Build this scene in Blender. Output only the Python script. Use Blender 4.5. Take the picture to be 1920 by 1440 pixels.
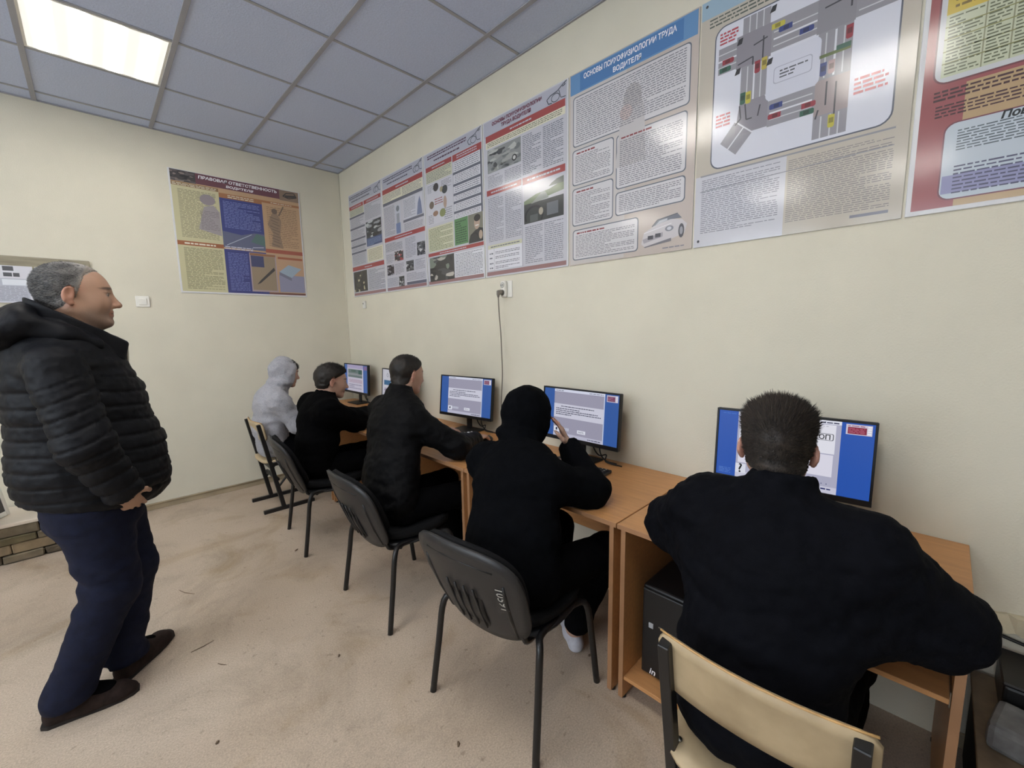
import bpy, bmesh, math, random
import numpy as np
from mathutils import Vector, Matrix

for o in list(bpy.data.objects):
    bpy.data.objects.remove(o, do_unlink=True)
scene = bpy.context.scene
COL = scene.collection
random.seed(7)
RNG = np.random.default_rng(11)

# ---------------------------------------------------------------- camera
CAM_POS = Vector((-1.9434, -4.4267, 1.4189))
YAW, PITCH, ROLL = math.radians(44.453), math.radians(7.480), math.radians(-0.932)
FPX = 796.46
_d = Vector((math.sin(YAW) * math.cos(PITCH), math.cos(YAW) * math.cos(PITCH), -math.sin(PITCH)))
_r = Vector((math.cos(YAW), -math.sin(YAW), 0.0))
_u = _r.cross(_d)
_r2 = _r * math.cos(ROLL) + _u * math.sin(ROLL)
_u2 = -_r * math.sin(ROLL) + _u * math.cos(ROLL)
cam_data = bpy.data.cameras.new('camera')
cam_data.sensor_width = 36.0
cam_data.sensor_fit = 'HORIZONTAL'
cam_data.lens = FPX / 1920.0 * 36.0
cam_data.clip_start = 0.02
cam = bpy.data.objects.new('camera', cam_data)
COL.objects.link(cam)
cam.matrix_world = Matrix(((_r2.x, _u2.x, -_d.x, CAM_POS.x), (_r2.y, _u2.y, -_d.y, CAM_POS.y),
                           (_r2.z, _u2.z, -_d.z, CAM_POS.z), (0, 0, 0, 1)))
scene.camera = cam

# ---------------------------------------------------------------- world, daylight, exposure
world = bpy.data.worlds.new('overcast_sky')
scene.world = world
world.use_nodes = True
bg = world.node_tree.nodes['Background']
bg.inputs[0].default_value = (0.62, 0.74, 0.95, 1)
bg.inputs[1].default_value = 0.5

def daylight(name, loc, direction, w, h, watts, color):
    l = bpy.data.lights.new(name, 'AREA')
    l.shape = 'RECTANGLE'
    l.size, l.size_y = w, h
    l.energy, l.color = watts, color
    o = bpy.data.objects.new(name, l)
    COL.objects.link(o)
    o.location = loc
    o.rotation_euler = Vector(direction).to_track_quat('-Z', 'Z').to_euler()
    return o

DAY = (0.80, 0.90, 1.0)
ROOM_X, ROOM_Y, CEIL = -5.2, -7.2, 2.99
for wy in (-2.4, -4.2):      # overcast daylight in the two windows of the long wall
    daylight('window_daylight', (ROOM_X + 0.05, wy, 2.00), (1, 0, 0), 1.35, 1.45, 44, DAY)

scene.view_settings.view_transform = 'Standard'
scene.view_settings.look = 'None'
scene.view_settings.gamma = 1.0
scene.view_settings.use_curve_mapping = False
scene.view_settings.exposure = 0.09
LAMP_STRENGTH = 15.0
SCREEN_STRENGTH = 0.80

# ---------------------------------------------------------------- helpers: objects
def lin(c):
    return tuple(((v / 12.92) if v <= 0.04045 else ((v + 0.055) / 1.055) ** 2.4) for v in c)

def rgb(r, g, b):
    return lin((r / 255.0, g / 255.0, b / 255.0))

def empty(name, loc=(0, 0, 0), rz=0.0):
    o = bpy.data.objects.new(name, None)
    o.empty_display_size = 0.1
    COL.objects.link(o)
    o.location = loc
    o.rotation_euler = (0, 0, rz)
    return o

def tag(o, label, category, group=None):
    o['label'] = label
    o['category'] = category
    if group:
        o['group'] = group
    return o

def structure(o):
    o['kind'] = 'structure'
    return o

def mesh_obj(name, me, mat=None, parent=None, smooth=False):
    o = bpy.data.objects.new(name, me)
    COL.objects.link(o)
    if mat is not None:
        me.materials.clear()
        me.materials.append(mat)
    if parent is not None:
        o.parent = parent
    if smooth:
        me.polygons.foreach_set('use_smooth', [True] * len(me.polygons))
    return o

def bm_obj(name, bm, mat=None, parent=None, smooth=False):
    me = bpy.data.meshes.new(name)
    bmesh.ops.recalc_face_normals(bm, faces=bm.faces)
    bm.to_mesh(me)
    bm.free()
    return mesh_obj(name, me, mat, parent, smooth)

def box_into(bm, lo, hi, bevel=0.0, segs=1, mtx=None):
    lo, hi = Vector(lo), Vector(hi)
    r = bmesh.ops.create_cube(bm, size=1.0)
    vs = r['verts']
    c, s = (lo + hi) / 2, hi - lo
    for v in vs:
        v.co = Vector((v.co.x * s.x + c.x, v.co.y * s.y + c.y, v.co.z * s.z + c.z))
    if bevel > 0:
        es = list({e for v in vs for e in v.link_edges})
        rr = bmesh.ops.bevel(bm, geom=es, offset=min(bevel, 0.49 * min(s)), segments=segs, affect='EDGES', profile=0.5)
        vs = list({v for v in rr['verts']} | {v for v in vs if v.is_valid})
    if mtx is not None:
        for v in vs:
            v.co = mtx @ v.co

def box(name, lo, hi, mat, parent=None, bevel=0.003, segs=1, mtx=None):
    bm = bmesh.new()
    box_into(bm, lo, hi, bevel, segs, mtx)
    return bm_obj(name, bm, mat, parent)

def tube_into(bm, pts, r, n=10, closed_caps=True, flat=1.0):
    """round tube along a polyline; r a number or a list; flat squashes the section vertically"""
    pts = [Vector(p) for p in pts]
    rs = r if isinstance(r, (list, tuple)) else [r] * len(pts)
    rings = []
    prev = None
    for i, p in enumerate(pts):
        if i == 0: t = pts[1] - p
        elif i == len(pts) - 1: t = p - pts[i - 1]
        else: t = (pts[i + 1] - p).normalized() + (p - pts[i - 1]).normalized()
        t.normalize()
        if prev is None:
            a = Vector((0, 0, 1)) if abs(t.z) < 0.9 else Vector((1, 0, 0))
            x = t.cross(a).normalized()
        else:
            x = (prev - t * prev.dot(t)).normalized()
        prev = x
        y = t.cross(x)
        rings.append([bm.verts.new(p + (x * math.cos(2 * math.pi * k / n) + y * math.sin(2 * math.pi * k / n) * flat) * rs[i]) for k in range(n)])
    for a, b in zip(rings, rings[1:]):
        for k in range(n):
            bm.faces.new((a[k], a[(k + 1) % n], b[(k + 1) % n], b[k]))
    if closed_caps:
        bm.faces.new(rings[0][::-1])
        bm.faces.new(rings[-1])

def tube(name, pts, r, mat, parent=None, n=10, flat=1.0):
    bm = bmesh.new()
    tube_into(bm, pts, r, n, True, flat)
    return bm_obj(name, bm, mat, parent, True)

def bar(name, a, b, w, h, mat, parent=None, bevel=0.002):
    """square tube from a to b, w across (y-ish), h in the other direction"""
    a, b = Vector(a), Vector(b)
    z = (b - a).normalized()
    side = Vector((0, 1, 0)) if abs(z.y) < 0.9 else Vector((1, 0, 0))
    x = (side - z * side.dot(z)).normalized()
    y = z.cross(x)
    m = Matrix(((x.x, y.x, z.x, a.x), (x.y, y.y, z.y, a.y), (x.z, y.z, z.z, a.z), (0, 0, 0, 1)))
    return box(name, (-w / 2, -h / 2, 0), (w / 2, h / 2, (b - a).length), mat, parent, bevel, 1, m)

def smooth_path(pts, n=6):
    """Catmull-Rom through pts"""
    P = [np.array(p, float) for p in pts]
    P = [2 * P[0] - P[1]] + P + [2 * P[-1] - P[-2]]
    out = []
    for i in range(1, len(P) - 2):
        for k in range(n):
            t = k / n
            out.append(0.5 * (2 * P[i] + (P[i + 1] - P[i - 1]) * t + (2 * P[i - 1] - 5 * P[i] + 4 * P[i + 1] - P[i + 2]) * t * t
                              + (3 * P[i] - P[i - 1] - 3 * P[i + 1] + P[i + 2]) * t ** 3))
    out.append(P[-2])
    return [tuple(p) for p in out]

def copy_tree(o, parent=None):
    c = o.copy()
    COL.objects.link(c)
    c.parent = parent
    for ch in list(o.children):
        copy_tree(ch, c)
    return c

# ---------------------------------------------------------------- helpers: materials
def new_mat(name):
    m = bpy.data.materials.new(name)
    m.use_nodes = True
    nt = m.node_tree
    return m, nt, nt.nodes['Principled BSDF']

def mat(name, color, rough=0.6, var=0.0, scale=20.0, bump=0.0, bump_scale=80.0, metal=0.0, spec=0.5, detail=4.0, stretch=None, sheen=0.0, second=None):
    m, nt, b = new_mat(name)
    b.inputs['Roughness'].default_value = rough
    b.inputs['Metallic'].default_value = metal
    b.inputs['Specular IOR Level'].default_value = spec
    if sheen:
        b.inputs['Sheen Weight'].default_value = sheen
        b.inputs['Sheen Roughness'].default_value = 0.5
    c = tuple(color) + (1,)
    b.inputs['Base Color'].default_value = c
    tc = nt.nodes.new('ShaderNodeTexCoord')
    src = tc.outputs['Object']
    if stretch:
        mp = nt.nodes.new('ShaderNodeMapping')
        mp.inputs['Scale'].default_value = stretch
        nt.links.new(src, mp.inputs['Vector'])
        src = mp.outputs['Vector']
    if var > 0:
        n = nt.nodes.new('ShaderNodeTexNoise')
        n.inputs['Scale'].default_value = scale
        n.inputs['Detail'].default_value = detail
        nt.links.new(src, n.inputs['Vector'])
        ramp = nt.nodes.new('ShaderNodeValToRGB')
        lo = second if second else tuple(v * (1 - var) for v in color)
        hi = color if second else tuple(min(1, v * (1 + var)) for v in color)
        ramp.color_ramp.elements[0].color = tuple(lo) + (1,)
        ramp.color_ramp.elements[1].color = tuple(hi) + (1,)
        ramp.color_ramp.elements[0].position = 0.3
        ramp.color_ramp.elements[1].position = 0.7
        nt.links.new(n.outputs['Fac'], ramp.inputs['Fac'])
        nt.links.new(ramp.outputs['Color'], b.inputs['Base Color'])
    if bump > 0:
        n2 = nt.nodes.new('ShaderNodeTexNoise')
        n2.inputs['Scale'].default_value = bump_scale
        n2.inputs['Detail'].default_value = 3.0
        nt.links.new(src, n2.inputs['Vector'])
        bp = nt.nodes.new('ShaderNodeBump')
        bp.inputs['Strength'].default_value = bump
        bp.inputs['Distance'].default_value = 0.004
        nt.links.new(n2.outputs['Fac'], bp.inputs['Height'])
        nt.links.new(bp.outputs['Normal'], b.inputs['Normal'])
    return m

def attr_mat(name, rough=0.5, spec=0.5, emit=0.0, bump=0.0, bump_scale=30.0, sss=0.0):
    """printed or skin colour stored per vertex"""
    m, nt, b = new_mat(name)
    a = nt.nodes.new('ShaderNodeVertexColor')
    a.layer_name = 'Col'
    b.inputs['Roughness'].default_value = rough
    b.inputs['Specular IOR Level'].default_value = spec
    if emit > 0:
        b.inputs['Base Color'].default_value = (0.01, 0.01, 0.012, 1)
        nt.links.new(a.outputs['Color'], b.inputs['Emission Color'])
        b.inputs['Emission Strength'].default_value = emit
    else:
        nt.links.new(a.outputs['Color'], b.inputs['Base Color'])
    if bump > 0:
        tc = nt.nodes.new('ShaderNodeTexCoord')
        n2 = nt.nodes.new('ShaderNodeTexNoise')
        n2.inputs['Scale'].default_value = bump_scale
        nt.links.new(tc.outputs['Object'], n2.inputs['Vector'])
        bp = nt.nodes.new('ShaderNodeBump')
        bp.inputs['Strength'].default_value = bump
        bp.inputs['Distance'].default_value = 0.003
        nt.links.new(n2.outputs['Fac'], bp.inputs['Height'])
        nt.links.new(bp.outputs['Normal'], b.inputs['Normal'])
    return m

M = {}
M['wall'] = mat('cream_wall_paint', rgb(216, 211, 194), 0.75, 0.03, 3.0, 0.25, 160.0, spec=0.3)
M['ceil_tile'] = mat('mineral_ceiling_tile', rgb(196, 206, 230), 0.95, 0.05, 90.0, 0.4, 120.0, spec=0.1)
M['rail'] = mat('ceiling_rail_paint', rgb(158, 158, 164), 0.6, 0.03, 10)
M['white_plastic'] = mat('white_plastic', rgb(232, 230, 222), 0.35, 0.02, 30)
M['skirting'] = mat('grey_skirting', rgb(168, 154, 128), 0.6, 0.12, 8.0)
M['desk_wood'] = mat('beech_laminate', rgb(190, 138, 88), 0.42, 0.10, 6.0, 0.05, 200, stretch=(12, 1.2, 12))
M['desk_edge'] = mat('beech_edge_band', rgb(160, 118, 84), 0.5, 0.08, 12.0)
M['black_metal'] = mat('black_painted_steel', rgb(22, 21, 22), 0.42, 0.15, 20)
M['black_plastic'] = mat('black_plastic', rgb(19, 19, 21), 0.45, 0.1, 40, 0.08, 300)
M['chair_shell'] = mat('dark_grey_chair_plastic', rgb(36, 36, 38), 0.42, 0.12, 30, 0.12, 350)
M['chair_fabric'] = mat('black_chair_fabric', rgb(18, 18, 20), 0.9, 0.2, 120, 0.3, 400, spec=0.2)
M['plywood'] = mat('worn_varnished_plywood', rgb(196, 176, 142), 0.5, 0.3, 5.0, 0.1, 60, detail=9.0, second=rgb(146, 126, 96))
M['ply_edge'] = mat('plywood_edge', rgb(190, 150, 96), 0.5, 0.2, 60)
M['steel'] = mat('bright_steel', rgb(170, 168, 160), 0.35, 0.1, 30, metal=1.0)
M['cable_black'] = mat('black_cable', rgb(16, 16, 17), 0.5)
M['cable_grey'] = mat('grey_cable', rgb(120, 112, 100), 0.55)
M['poster_board'] = mat('poster_board_white', rgb(214, 214, 216), 0.4, 0.02, 10)
M['print'] = attr_mat('laminated_print', 0.13, 0.5, 0.0, 0.06, 9.0)
M['screen'] = attr_mat('lit_screen', 0.35, 0.3, SCREEN_STRENGTH)
M['ink'] = attr_mat('ink', 0.45, 0.3)
# ---------------------------------------------------------------- the room
def floor_material():
    m, nt, b = new_mat('worn_beige_floor')
    tc = nt.nodes.new('ShaderNodeTexCoord')
    def noise(scale, detail=5.0, dist=0.0, rough=0.55):
        n = nt.nodes.new('ShaderNodeTexNoise')
        n.inputs['Scale'].default_value = scale
        n.inputs['Detail'].default_value = detail
        n.inputs['Roughness'].default_value = rough
        n.inputs['Distortion'].default_value = dist
        nt.links.new(tc.outputs['Object'], n.inputs['Vector'])
        return n
    def ramp(n, p0, c0, p1, c1):
        r = nt.nodes.new('ShaderNodeValToRGB')
        r.color_ramp.elements[0].position, r.color_ramp.elements[1].position = p0, p1
        r.color_ramp.elements[0].color, r.color_ramp.elements[1].color = tuple(c0) + (1,), tuple(c1) + (1,)
        nt.links.new(n.outputs['Fac'], r.inputs['Fac'])
        return r
    def mix(a, bb, fac, mode='MULTIPLY'):
        x = nt.nodes.new('ShaderNodeMix')
        x.data_type = 'RGBA'
        x.blend_type = mode
        x.inputs[0].default_value = fac
        nt.links.new(a, x.inputs[6])
        nt.links.new(bb, x.inputs[7])
        return x.outputs[2]
    base = ramp(noise(1.3, 4), 0.35, rgb(182, 165, 147), 0.65, rgb(200, 184, 166))
    fine = ramp(noise(170, 4, 0, 0.7), 0.34, (0.74, 0.73, 0.72), 0.66, (1.12, 1.11, 1.10))
    streak = ramp(noise(2.2, 6, 1.2), 0.56, (1, 1, 1), 0.74, (0.80, 0.74, 0.62))
    worn = ramp(noise(1.6, 9, 0.8, 0.78), 0.50, (1, 1, 1), 0.72, (0.66, 0.65, 0.64))
    spots = ramp(noise(34, 3), 0.28, (0.55, 0.52, 0.48), 0.36, (1, 1, 1))
    c = mix(base.outputs['Color'], fine.outputs['Color'], 1.0)
    c = mix(c, streak.outputs['Color'], 0.9)
    c = mix(c, worn.outputs['Color'], 0.8)
    c = mix(c, spots.outputs['Color'], 0.6)
    nt.links.new(c, b.inputs['Base Color'])
    b.inputs['Roughness'].default_value = 0.62
    b.inputs['Specular IOR Level'].default_value = 0.35
    n2 = noise(60, 4)
    bp = nt.nodes.new('ShaderNodeBump')
    bp.inputs['Strength'].default_value = 0.15
    bp.inputs['Distance'].default_value = 0.003
    nt.links.new(n2.outputs['Fac'], bp.inputs['Height'])
    nt.links.new(bp.outputs['Normal'], b.inputs['Normal'])
    return m
M['floor'] = floor_material()

structure(box('floor', (ROOM_X - 0.2, ROOM_Y - 0.2, -0.12), (0.2, 0.2, 0.0), M['floor'], bevel=0))
structure(box('wall_right', (0.0, ROOM_Y - 0.2, 0.0), (0.2, 0.2, 3.15), M['wall'], bevel=0))
structure(box('wall_far', (ROOM_X - 0.2, 0.0, 0.0), (0.0, 0.2, 3.15), M['wall'], bevel=0))
structure(box('wall_back', (ROOM_X - 0.2, ROOM_Y - 0.2, 0.0), (0.0, ROOM_Y, 3.15), M['wall'], bevel=0))
WIN_Y = (-2.4, -4.2)
WZ0, WZ1, WHW = 1.25, 2.75, 0.7
bm = bmesh.new()
box_into(bm, (ROOM_X - 0.2, ROOM_Y, 0.0), (ROOM_X, 0.0, WZ0))
box_into(bm, (ROOM_X - 0.2, ROOM_Y, WZ1), (ROOM_X, 0.0, 3.15))
ye = [ROOM_Y] + [v for y in sorted(WIN_Y) for v in (y - WHW, y + WHW)] + [0.0]
for a, b_ in zip(ye[0::2], ye[1::2]):
    box_into(bm, (ROOM_X - 0.2, a, WZ0), (ROOM_X, b_, WZ1))
structure(bm_obj('wall_left', bm, M['wall']))
gm, gnt, gb = new_mat('window_glass')
gb.inputs['Transmission Weight'].default_value = 1.0
gb.inputs['Roughness'].default_value = 0.0
gn = gnt.nodes.new('ShaderNodeTexNoise'); gn.inputs['Scale'].default_value = 3.0
gr = gnt.nodes.new('ShaderNodeMapRange'); gr.inputs[3].default_value = 0.0; gr.inputs[4].default_value = 0.03
gnt.links.new(gn.outputs['Fac'], gr.inputs[0]); gnt.links.new(gr.outputs[0], gb.inputs['Roughness'])
M['glass'] = gm
for i, wy in enumerate(sorted(WIN_Y, reverse=True)):
    w = structure(empty('window_%d' % (i + 1), (ROOM_X - 0.1, wy, WZ0)))
    h = WZ1 - WZ0
    bm = bmesh.new()
    for lo, hi in (((-0.03, -WHW, 0), (0.03, -WHW + 0.07, h)), ((-0.03, WHW - 0.07, 0), (0.03, WHW, h)),
                   ((-0.03, -WHW + 0.07, 0), (0.03, WHW - 0.07, 0.07)), ((-0.03, -WHW + 0.07, h - 0.07), (0.03, WHW - 0.07, h))):
        box_into(bm, lo, hi, 0.004)
    bm_obj('window_frame', bm, M['white_plastic'], w)
    box('mullion', (-0.03, -0.04, 0.07), (0.03, 0.04, h - 0.07), M['white_plastic'], w)
    for s in (-1, 1):
        box('pane', (-0.004, min(s * 0.04, s * (WHW - 0.07)), 0.07), (0.004, max(s * 0.04, s * (WHW - 0.07)), h - 0.07), M['glass'], w, 0)
    box('window_sill', (-0.02, -WHW - 0.05, -0.03), (0.25, WHW + 0.05, 0.0), M['white_plastic'], w)

# skirting on the far wall: a board with a rounded cable-channel bead along its top
b0 = structure(box('baseboard_far', (-5.2, -0.014, 0.0), (0.0, 0.0, 0.052), M['skirting'], bevel=0.003))
tube('bead', [(-5.2, -0.016, 0.046), (0.0, -0.016, 0.046)], 0.007, M['skirting'], b0, 8)
structure(box('baseboard_right', (-0.014, ROOM_Y, 0.0), (0.0, -4.56, 0.052), M['skirting'], bevel=0.003))
# faint vertical seam trim where the two walls meet
structure(tube('trim_1', [(-0.004, -0.004, 0.05), (-0.004, -0.004, CEIL - 0.02)], 0.005, M['wall'], None, 8))

# ---- suspended ceiling: every tile and rail its own piece
ceiling = structure(box('ceiling', (ROOM_X, ROOM_Y, 3.06), (0.0, 0.0, 3.16), M['rail'], bevel=0))
GX = [-0.2533 - 0.6 * k for k in range(9)]
GY = [-0.1576 - 0.6 * k for k in range(12)]
xs = [0.0] + GX + [ROOM_X]
ys_ = [0.0] + GY + [ROOM_Y]
LIGHT_CELLS = [(cx, cy) for cx in (-1.7533, -4.1533) for cy in (-1.0576, -2.8576, -4.0576)]
tile_meshes = {}
for i in range(len(xs) - 1):
    for j in range(len(ys_) - 1):
        x1, x0, y1, y0 = xs[i], xs[i + 1], ys_[j], ys_[j + 1]
        cx, cy, w, d = (x0 + x1) / 2, (y0 + y1) / 2, x1 - x0, y1 - y0
        if any(abs(cx - a) < 0.05 and abs(cy - b_) < 0.05 for a, b_ in LIGHT_CELLS):
            continue
        key = (round(w, 3), round(d, 3))
        if key not in tile_meshes:
            bm = bmesh.new()
            box_into(bm, (-w / 2 + 0.003, -d / 2 + 0.003, 0.0), (w / 2 - 0.003, d / 2 - 0.003, 0.015), 0.002)
            me = bpy.data.meshes.new('ceiling_tile')
            bm.to_mesh(me); bm.free()
            me.materials.append(M['ceil_tile'])
            tile_meshes[key] = me
        t = mesh_obj('ceiling_tile', tile_meshes[key], None, ceiling)
        t.location = (cx, cy, CEIL + 0.002)
for x in GX:
    box('main_rail', (x - 0.013, ROOM_Y, CEIL - 0.004), (x + 0.013, 0.0, CEIL + 0.002), M['rail'], ceiling, 0.001)
for y in GY:
    box('cross_rail', (ROOM_X, y - 0.009, CEIL - 0.003), (0.0, y + 0.009, CEIL + 0.0015), M['rail'], ceiling, 0.001)
box('edge_rail', (ROOM_X, -0.012, CEIL - 0.006), (0.0, 0.0, CEIL + 0.001), M['rail'], ceiling, 0.001)
box('edge_rail', (-0.012, ROOM_Y, CEIL - 0.006), (0.0, 0.0, CEIL + 0.001), M['rail'], ceiling, 0.001)

# ---- recessed lamps: housing, white frame, diffuser with four tubes glowing through it
def lamp_material():
    m, nt, b = new_mat('lit_diffuser')
    tc = nt.nodes.new('ShaderNodeTexCoord')
    sep = nt.nodes.new('ShaderNodeSeparateXYZ')
    nt.links.new(tc.outputs['Object'], sep.inputs[0])
    mul = nt.nodes.new('ShaderNodeMath'); mul.operation = 'MULTIPLY'; mul.inputs[1].default_value = 2 * math.pi / 0.137
    nt.links.new(sep.outputs['X'], mul.inputs[0])
    ph = nt.nodes.new('ShaderNodeMath'); ph.operation = 'ADD'; ph.inputs[1].default_value = math.pi
    nt.links.new(mul.outputs[0], ph.inputs[0])
    co = nt.nodes.new('ShaderNodeMath'); co.operation = 'COSINE'
    nt.links.new(ph.outputs[0], co.inputs[0])
    mr = nt.nodes.new('ShaderNodeMapRange')
    mr.inputs[1].default_value, mr.inputs[2].default_value = -1, 1
    mr.inputs[3].default_value, mr.inputs[4].default_value = 0.0, 1.0
    nt.links.new(co.outputs[0], mr.inputs[0])
    pw = nt.nodes.new('ShaderNodeMath'); pw.operation = 'POWER'; pw.inputs[1].default_value = 5.0
    nt.links.new(mr.outputs[0], pw.inputs[0])
    mr2 = nt.nodes.new('ShaderNodeMapRange')
    mr2.inputs[3].default_value, mr2.inputs[4].default_value = 0.045, 3.4
    nt.links.new(pw.outputs[0], mr2.inputs[0])
    st = nt.nodes.new('ShaderNodeMath'); st.operation = 'MULTIPLY'; st.inputs[1].default_value = LAMP_STRENGTH
    nt.links.new(mr2.outputs[0], st.inputs[0])
    b.inputs['Base Color'].default_value = (0.8, 0.8, 0.78, 1)
    b.inputs['Emission Color'].default_value = (1.0, 0.955, 0.885, 1)
    nt.links.new(st.outputs[0], b.inputs['Emission Strength'])
    return m
M['lamp'] = lamp_material()
lamp_words = {(-1.7533, -1.0576): 'four-tube fluorescent ceiling lamp glowing above the standing person',
              (-1.7533, -2.8576): 'recessed fluorescent ceiling lamp in the desk-side row, second from the far wall',
              (-1.7533, -4.0576): 'recessed fluorescent ceiling lamp in the desk-side row, above the camera',
              }
for n, (cx, cy) in enumerate(LIGHT_CELLS):
    L = empty('ceiling_lamp', (cx, cy, CEIL))
    tag(L, lamp_words.get((cx, cy), 'recessed fluorescent ceiling lamp in the row by the windows, %s the far wall' % ('nearest', 'second from', 'third from')[n % 3]),
        'ceiling lamp', 'recessed ceiling lamps')
    bm = bmesh.new()
    for lo, hi in (((-0.287, -0.287, -0.002), (-0.275, 0.287, 0.05)), ((0.275, -0.287, -0.002), (0.287, 0.287, 0.05)),
                   ((-0.275, -0.287, -0.002), (0.275, -0.275, 0.05)), ((-0.275, 0.275, -0.002), (0.275, 0.287, 0.05)),
                   ((-0.287, -0.287, 0.04), (0.287, 0.287, 0.05))):
        box_into(bm, lo, hi)
    bm_obj('housing', bm, M['white_plastic'], L)
    box('diffuser', (-0.275, -0.275, 0.0), (0.275, 0.275, 0.006), M['lamp'], L, 0)
# ---------------------------------------------------------------- flat print: coloured polygons on a sheet
class Print:
    """collects polygons in sheet coordinates (0..1 across, 0..1 down), each on a layer"""
    def __init__(self, W, H, ink=0.84):
        self.W, self.H, self.ink = W, H, ink      # ink < 1: faded print
        self.V, self.F, self.C = [], [], []
        self.layer = 0
    def poly(self, pts, col, layer=None):
        L = self.layer if layer is None else layer
        n0 = len(self.V)
        z = 0.00025 * (L + 1)
        for (x, y) in pts:
            self.V.append((x * self.W, (1 - y) * self.H, z))
            self.C.append(tuple(v * self.ink + (1 - self.ink) * 0.30 for v in col) + (1.0,))
        self.F.append(list(range(n0, n0 + len(pts))))
    def rect(self, x0, y0, x1, y1, col, layer=None):
        self.poly([(x0, y1), (x1, y1), (x1, y0), (x0, y0)], col, layer)
    def rrect(self, x0, y0, x1, y1, col, layer=None, r=0.03, n=5):
        rx, ry = r, r * self.W / self.H
        fixed = []
        for cx, cy, a0 in ((x1 - rx, y0 + ry, 0), (x0 + rx, y0 + ry, 1), (x0 + rx, y1 - ry, 2), (x1 - rx, y1 - ry, 3)):
            for k in range(n + 1):
                a = math.pi / 2 * (a0 + k / n)
                fixed.append((cx + rx * math.cos(a), cy - ry * math.sin(a)))
        self.poly(fixed, col, layer)
    def disc(self, cx, cy, rx, ry, col, layer=None, n=14, a0=0.0, a1=2 * math.pi):
        self.poly([(cx + rx * math.cos(a0 + (a1 - a0) * k / n), cy - ry * math.sin(a0 + (a1 - a0) * k / n)) for k in range(n)], col, layer)
    def line(self, a, b, w, col, layer=None):
        dx, dy = (b[0] - a[0]) * self.W, (b[1] - a[1]) * self.H
        l = math.hypot(dx, dy) or 1
        nx, ny = -dy / l * w / 2 / self.W, dx / l * w / 2 / self.H
        self.poly([(a[0] + nx, a[1] + ny), (b[0] + nx, b[1] + ny), (b[0] - nx, b[1] - ny), (a[0] - nx, a[1] - ny)], col, layer)
    def path(self, pts, w, col, layer=None):
        for a, b in zip(pts, pts[1:]):
            self.line(a, b, w, col, layer)
    def text(self, x0, y0, x1, y1, n, col, layer=None, fill=0.46, rag=0.25, rnd=None, para=0.16, words=True):
        """n lines of illegible small print: one quad for each word"""
        rnd = rnd or random
        dy = (y1 - y0) / n
        for i in range(n):
            y = y0 + dy * (i + 0.5)
            end = x1 if rnd.random() > para else x1 - (x1 - x0) * rnd.uniform(0.1, 0.1 + 2 * rag)
            x = x0
            while x < end - 0.004:
                w = rnd.uniform(0.012, 0.045) if words else end - x0
                w = min(w, end - x)
                if w < 0.006:
                    break
                h = dy * fill * rnd.uniform(0.8, 1.0)
                self.rect(x, y - h / 2, x + w, y + h / 2, col, layer)
                x += w + 0.006
    def photo(self, x0, y0, x1, y1, cols, layer, seed, n=26):
        """a small picture: ground colour and overlapping patches clipped to the frame"""
        rnd = random.Random(seed)
        self.rect(x0, y0, x1, y1, cols[0], layer)
        for k in range(n):
            c = cols[1 + k % (len(cols) - 1)]
            cx, cy = rnd.uniform(x0, x1), rnd.uniform(y0, y1)
            rx, ry = rnd.uniform(0.06, 0.22) * (x1 - x0), rnd.uniform(0.04, 0.16) * (y1 - y0)
            a0 = rnd.uniform(0, 6.28)
            pts = []
            for j in range(7):
                a = a0 + j * 2 * math.pi / 7
                q = rnd.uniform(0.6, 1.1)
                pts.append((min(x1, max(x0, cx + rx * q * math.cos(a))), min(y1, max(y0, cy - ry * q * math.sin(a)))))
            self.poly(pts, c, layer + 1 + (k % 6) * 0.15)
    def build(self, name, material, parent):
        me = bpy.data.meshes.new(name)
        me.from_pydata(self.V, [], self.F)
        at = me.color_attributes.new('Col', 'FLOAT_COLOR', 'POINT')
        at.data.foreach_set('color', np.array(self.C, np.float32).ravel())
        o = mesh_obj(name, me, material, parent)
        return o

def text_mesh(body, size, bold=0.0, shear=0.0, spacing=1.0, align='CENTER'):
    cu = bpy.data.curves.new('lettering', 'FONT')
    cu.body = body
    cu.size = size
    cu.align_x = align
    cu.align_y = 'CENTER'
    cu.offset = bold
    cu.shear = shear
    cu.space_character = spacing
    cu.resolution_u = 2
    o = bpy.data.objects.new('lettering', cu)
    COL.objects.link(o)
    dg = bpy.context.evaluated_depsgraph_get()
    me = bpy.data.meshes.new_from_object(o.evaluated_get(dg))
    bpy.data.objects.remove(o, do_unlink=True)
    me.name = 'lettering'
    return me

def lettering(name, body, x, y, width, W, H, color_mat, parent, bold=0.0, shear=0.0, layer=6, height=None):
    """a line of lettering centred on sheet position x, y and scaled to the given width (sheet fraction)"""
    me = text_mesh(body, 0.1, bold, shear)
    co = np.empty(len(me.vertices) * 3, np.float32)
    me.vertices.foreach_get('co', co)
    co = co.reshape(-1, 3)
    lo, hi = co.min(0), co.max(0)
    s = width * W / (hi[0] - lo[0])
    sy = s if height is None else height * H / (hi[1] - lo[1])
    co[:, 0] = (co[:, 0] - (lo[0] + hi[0]) / 2) * s + x * W
    co[:, 1] = (co[:, 1] - (lo[1] + hi[1]) / 2) * sy + (1 - y) * H
    co[:, 2] = 0.00025 * (layer + 1)
    me.vertices.foreach_set('co', co.ravel())
    me.update()
    return mesh_obj(name, me, color_mat, parent)

M['ink_white'] = mat('white_ink', rgb(240, 240, 244), 0.35)
M['ink_dark'] = mat('dark_violet_ink', rgb(60, 40, 66), 0.35)
M['ink_maroon'] = mat('maroon_ink', rgb(110, 40, 60), 0.35)
M['ink_black'] = mat('black_ink', rgb(20, 24, 24), 0.35)

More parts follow.
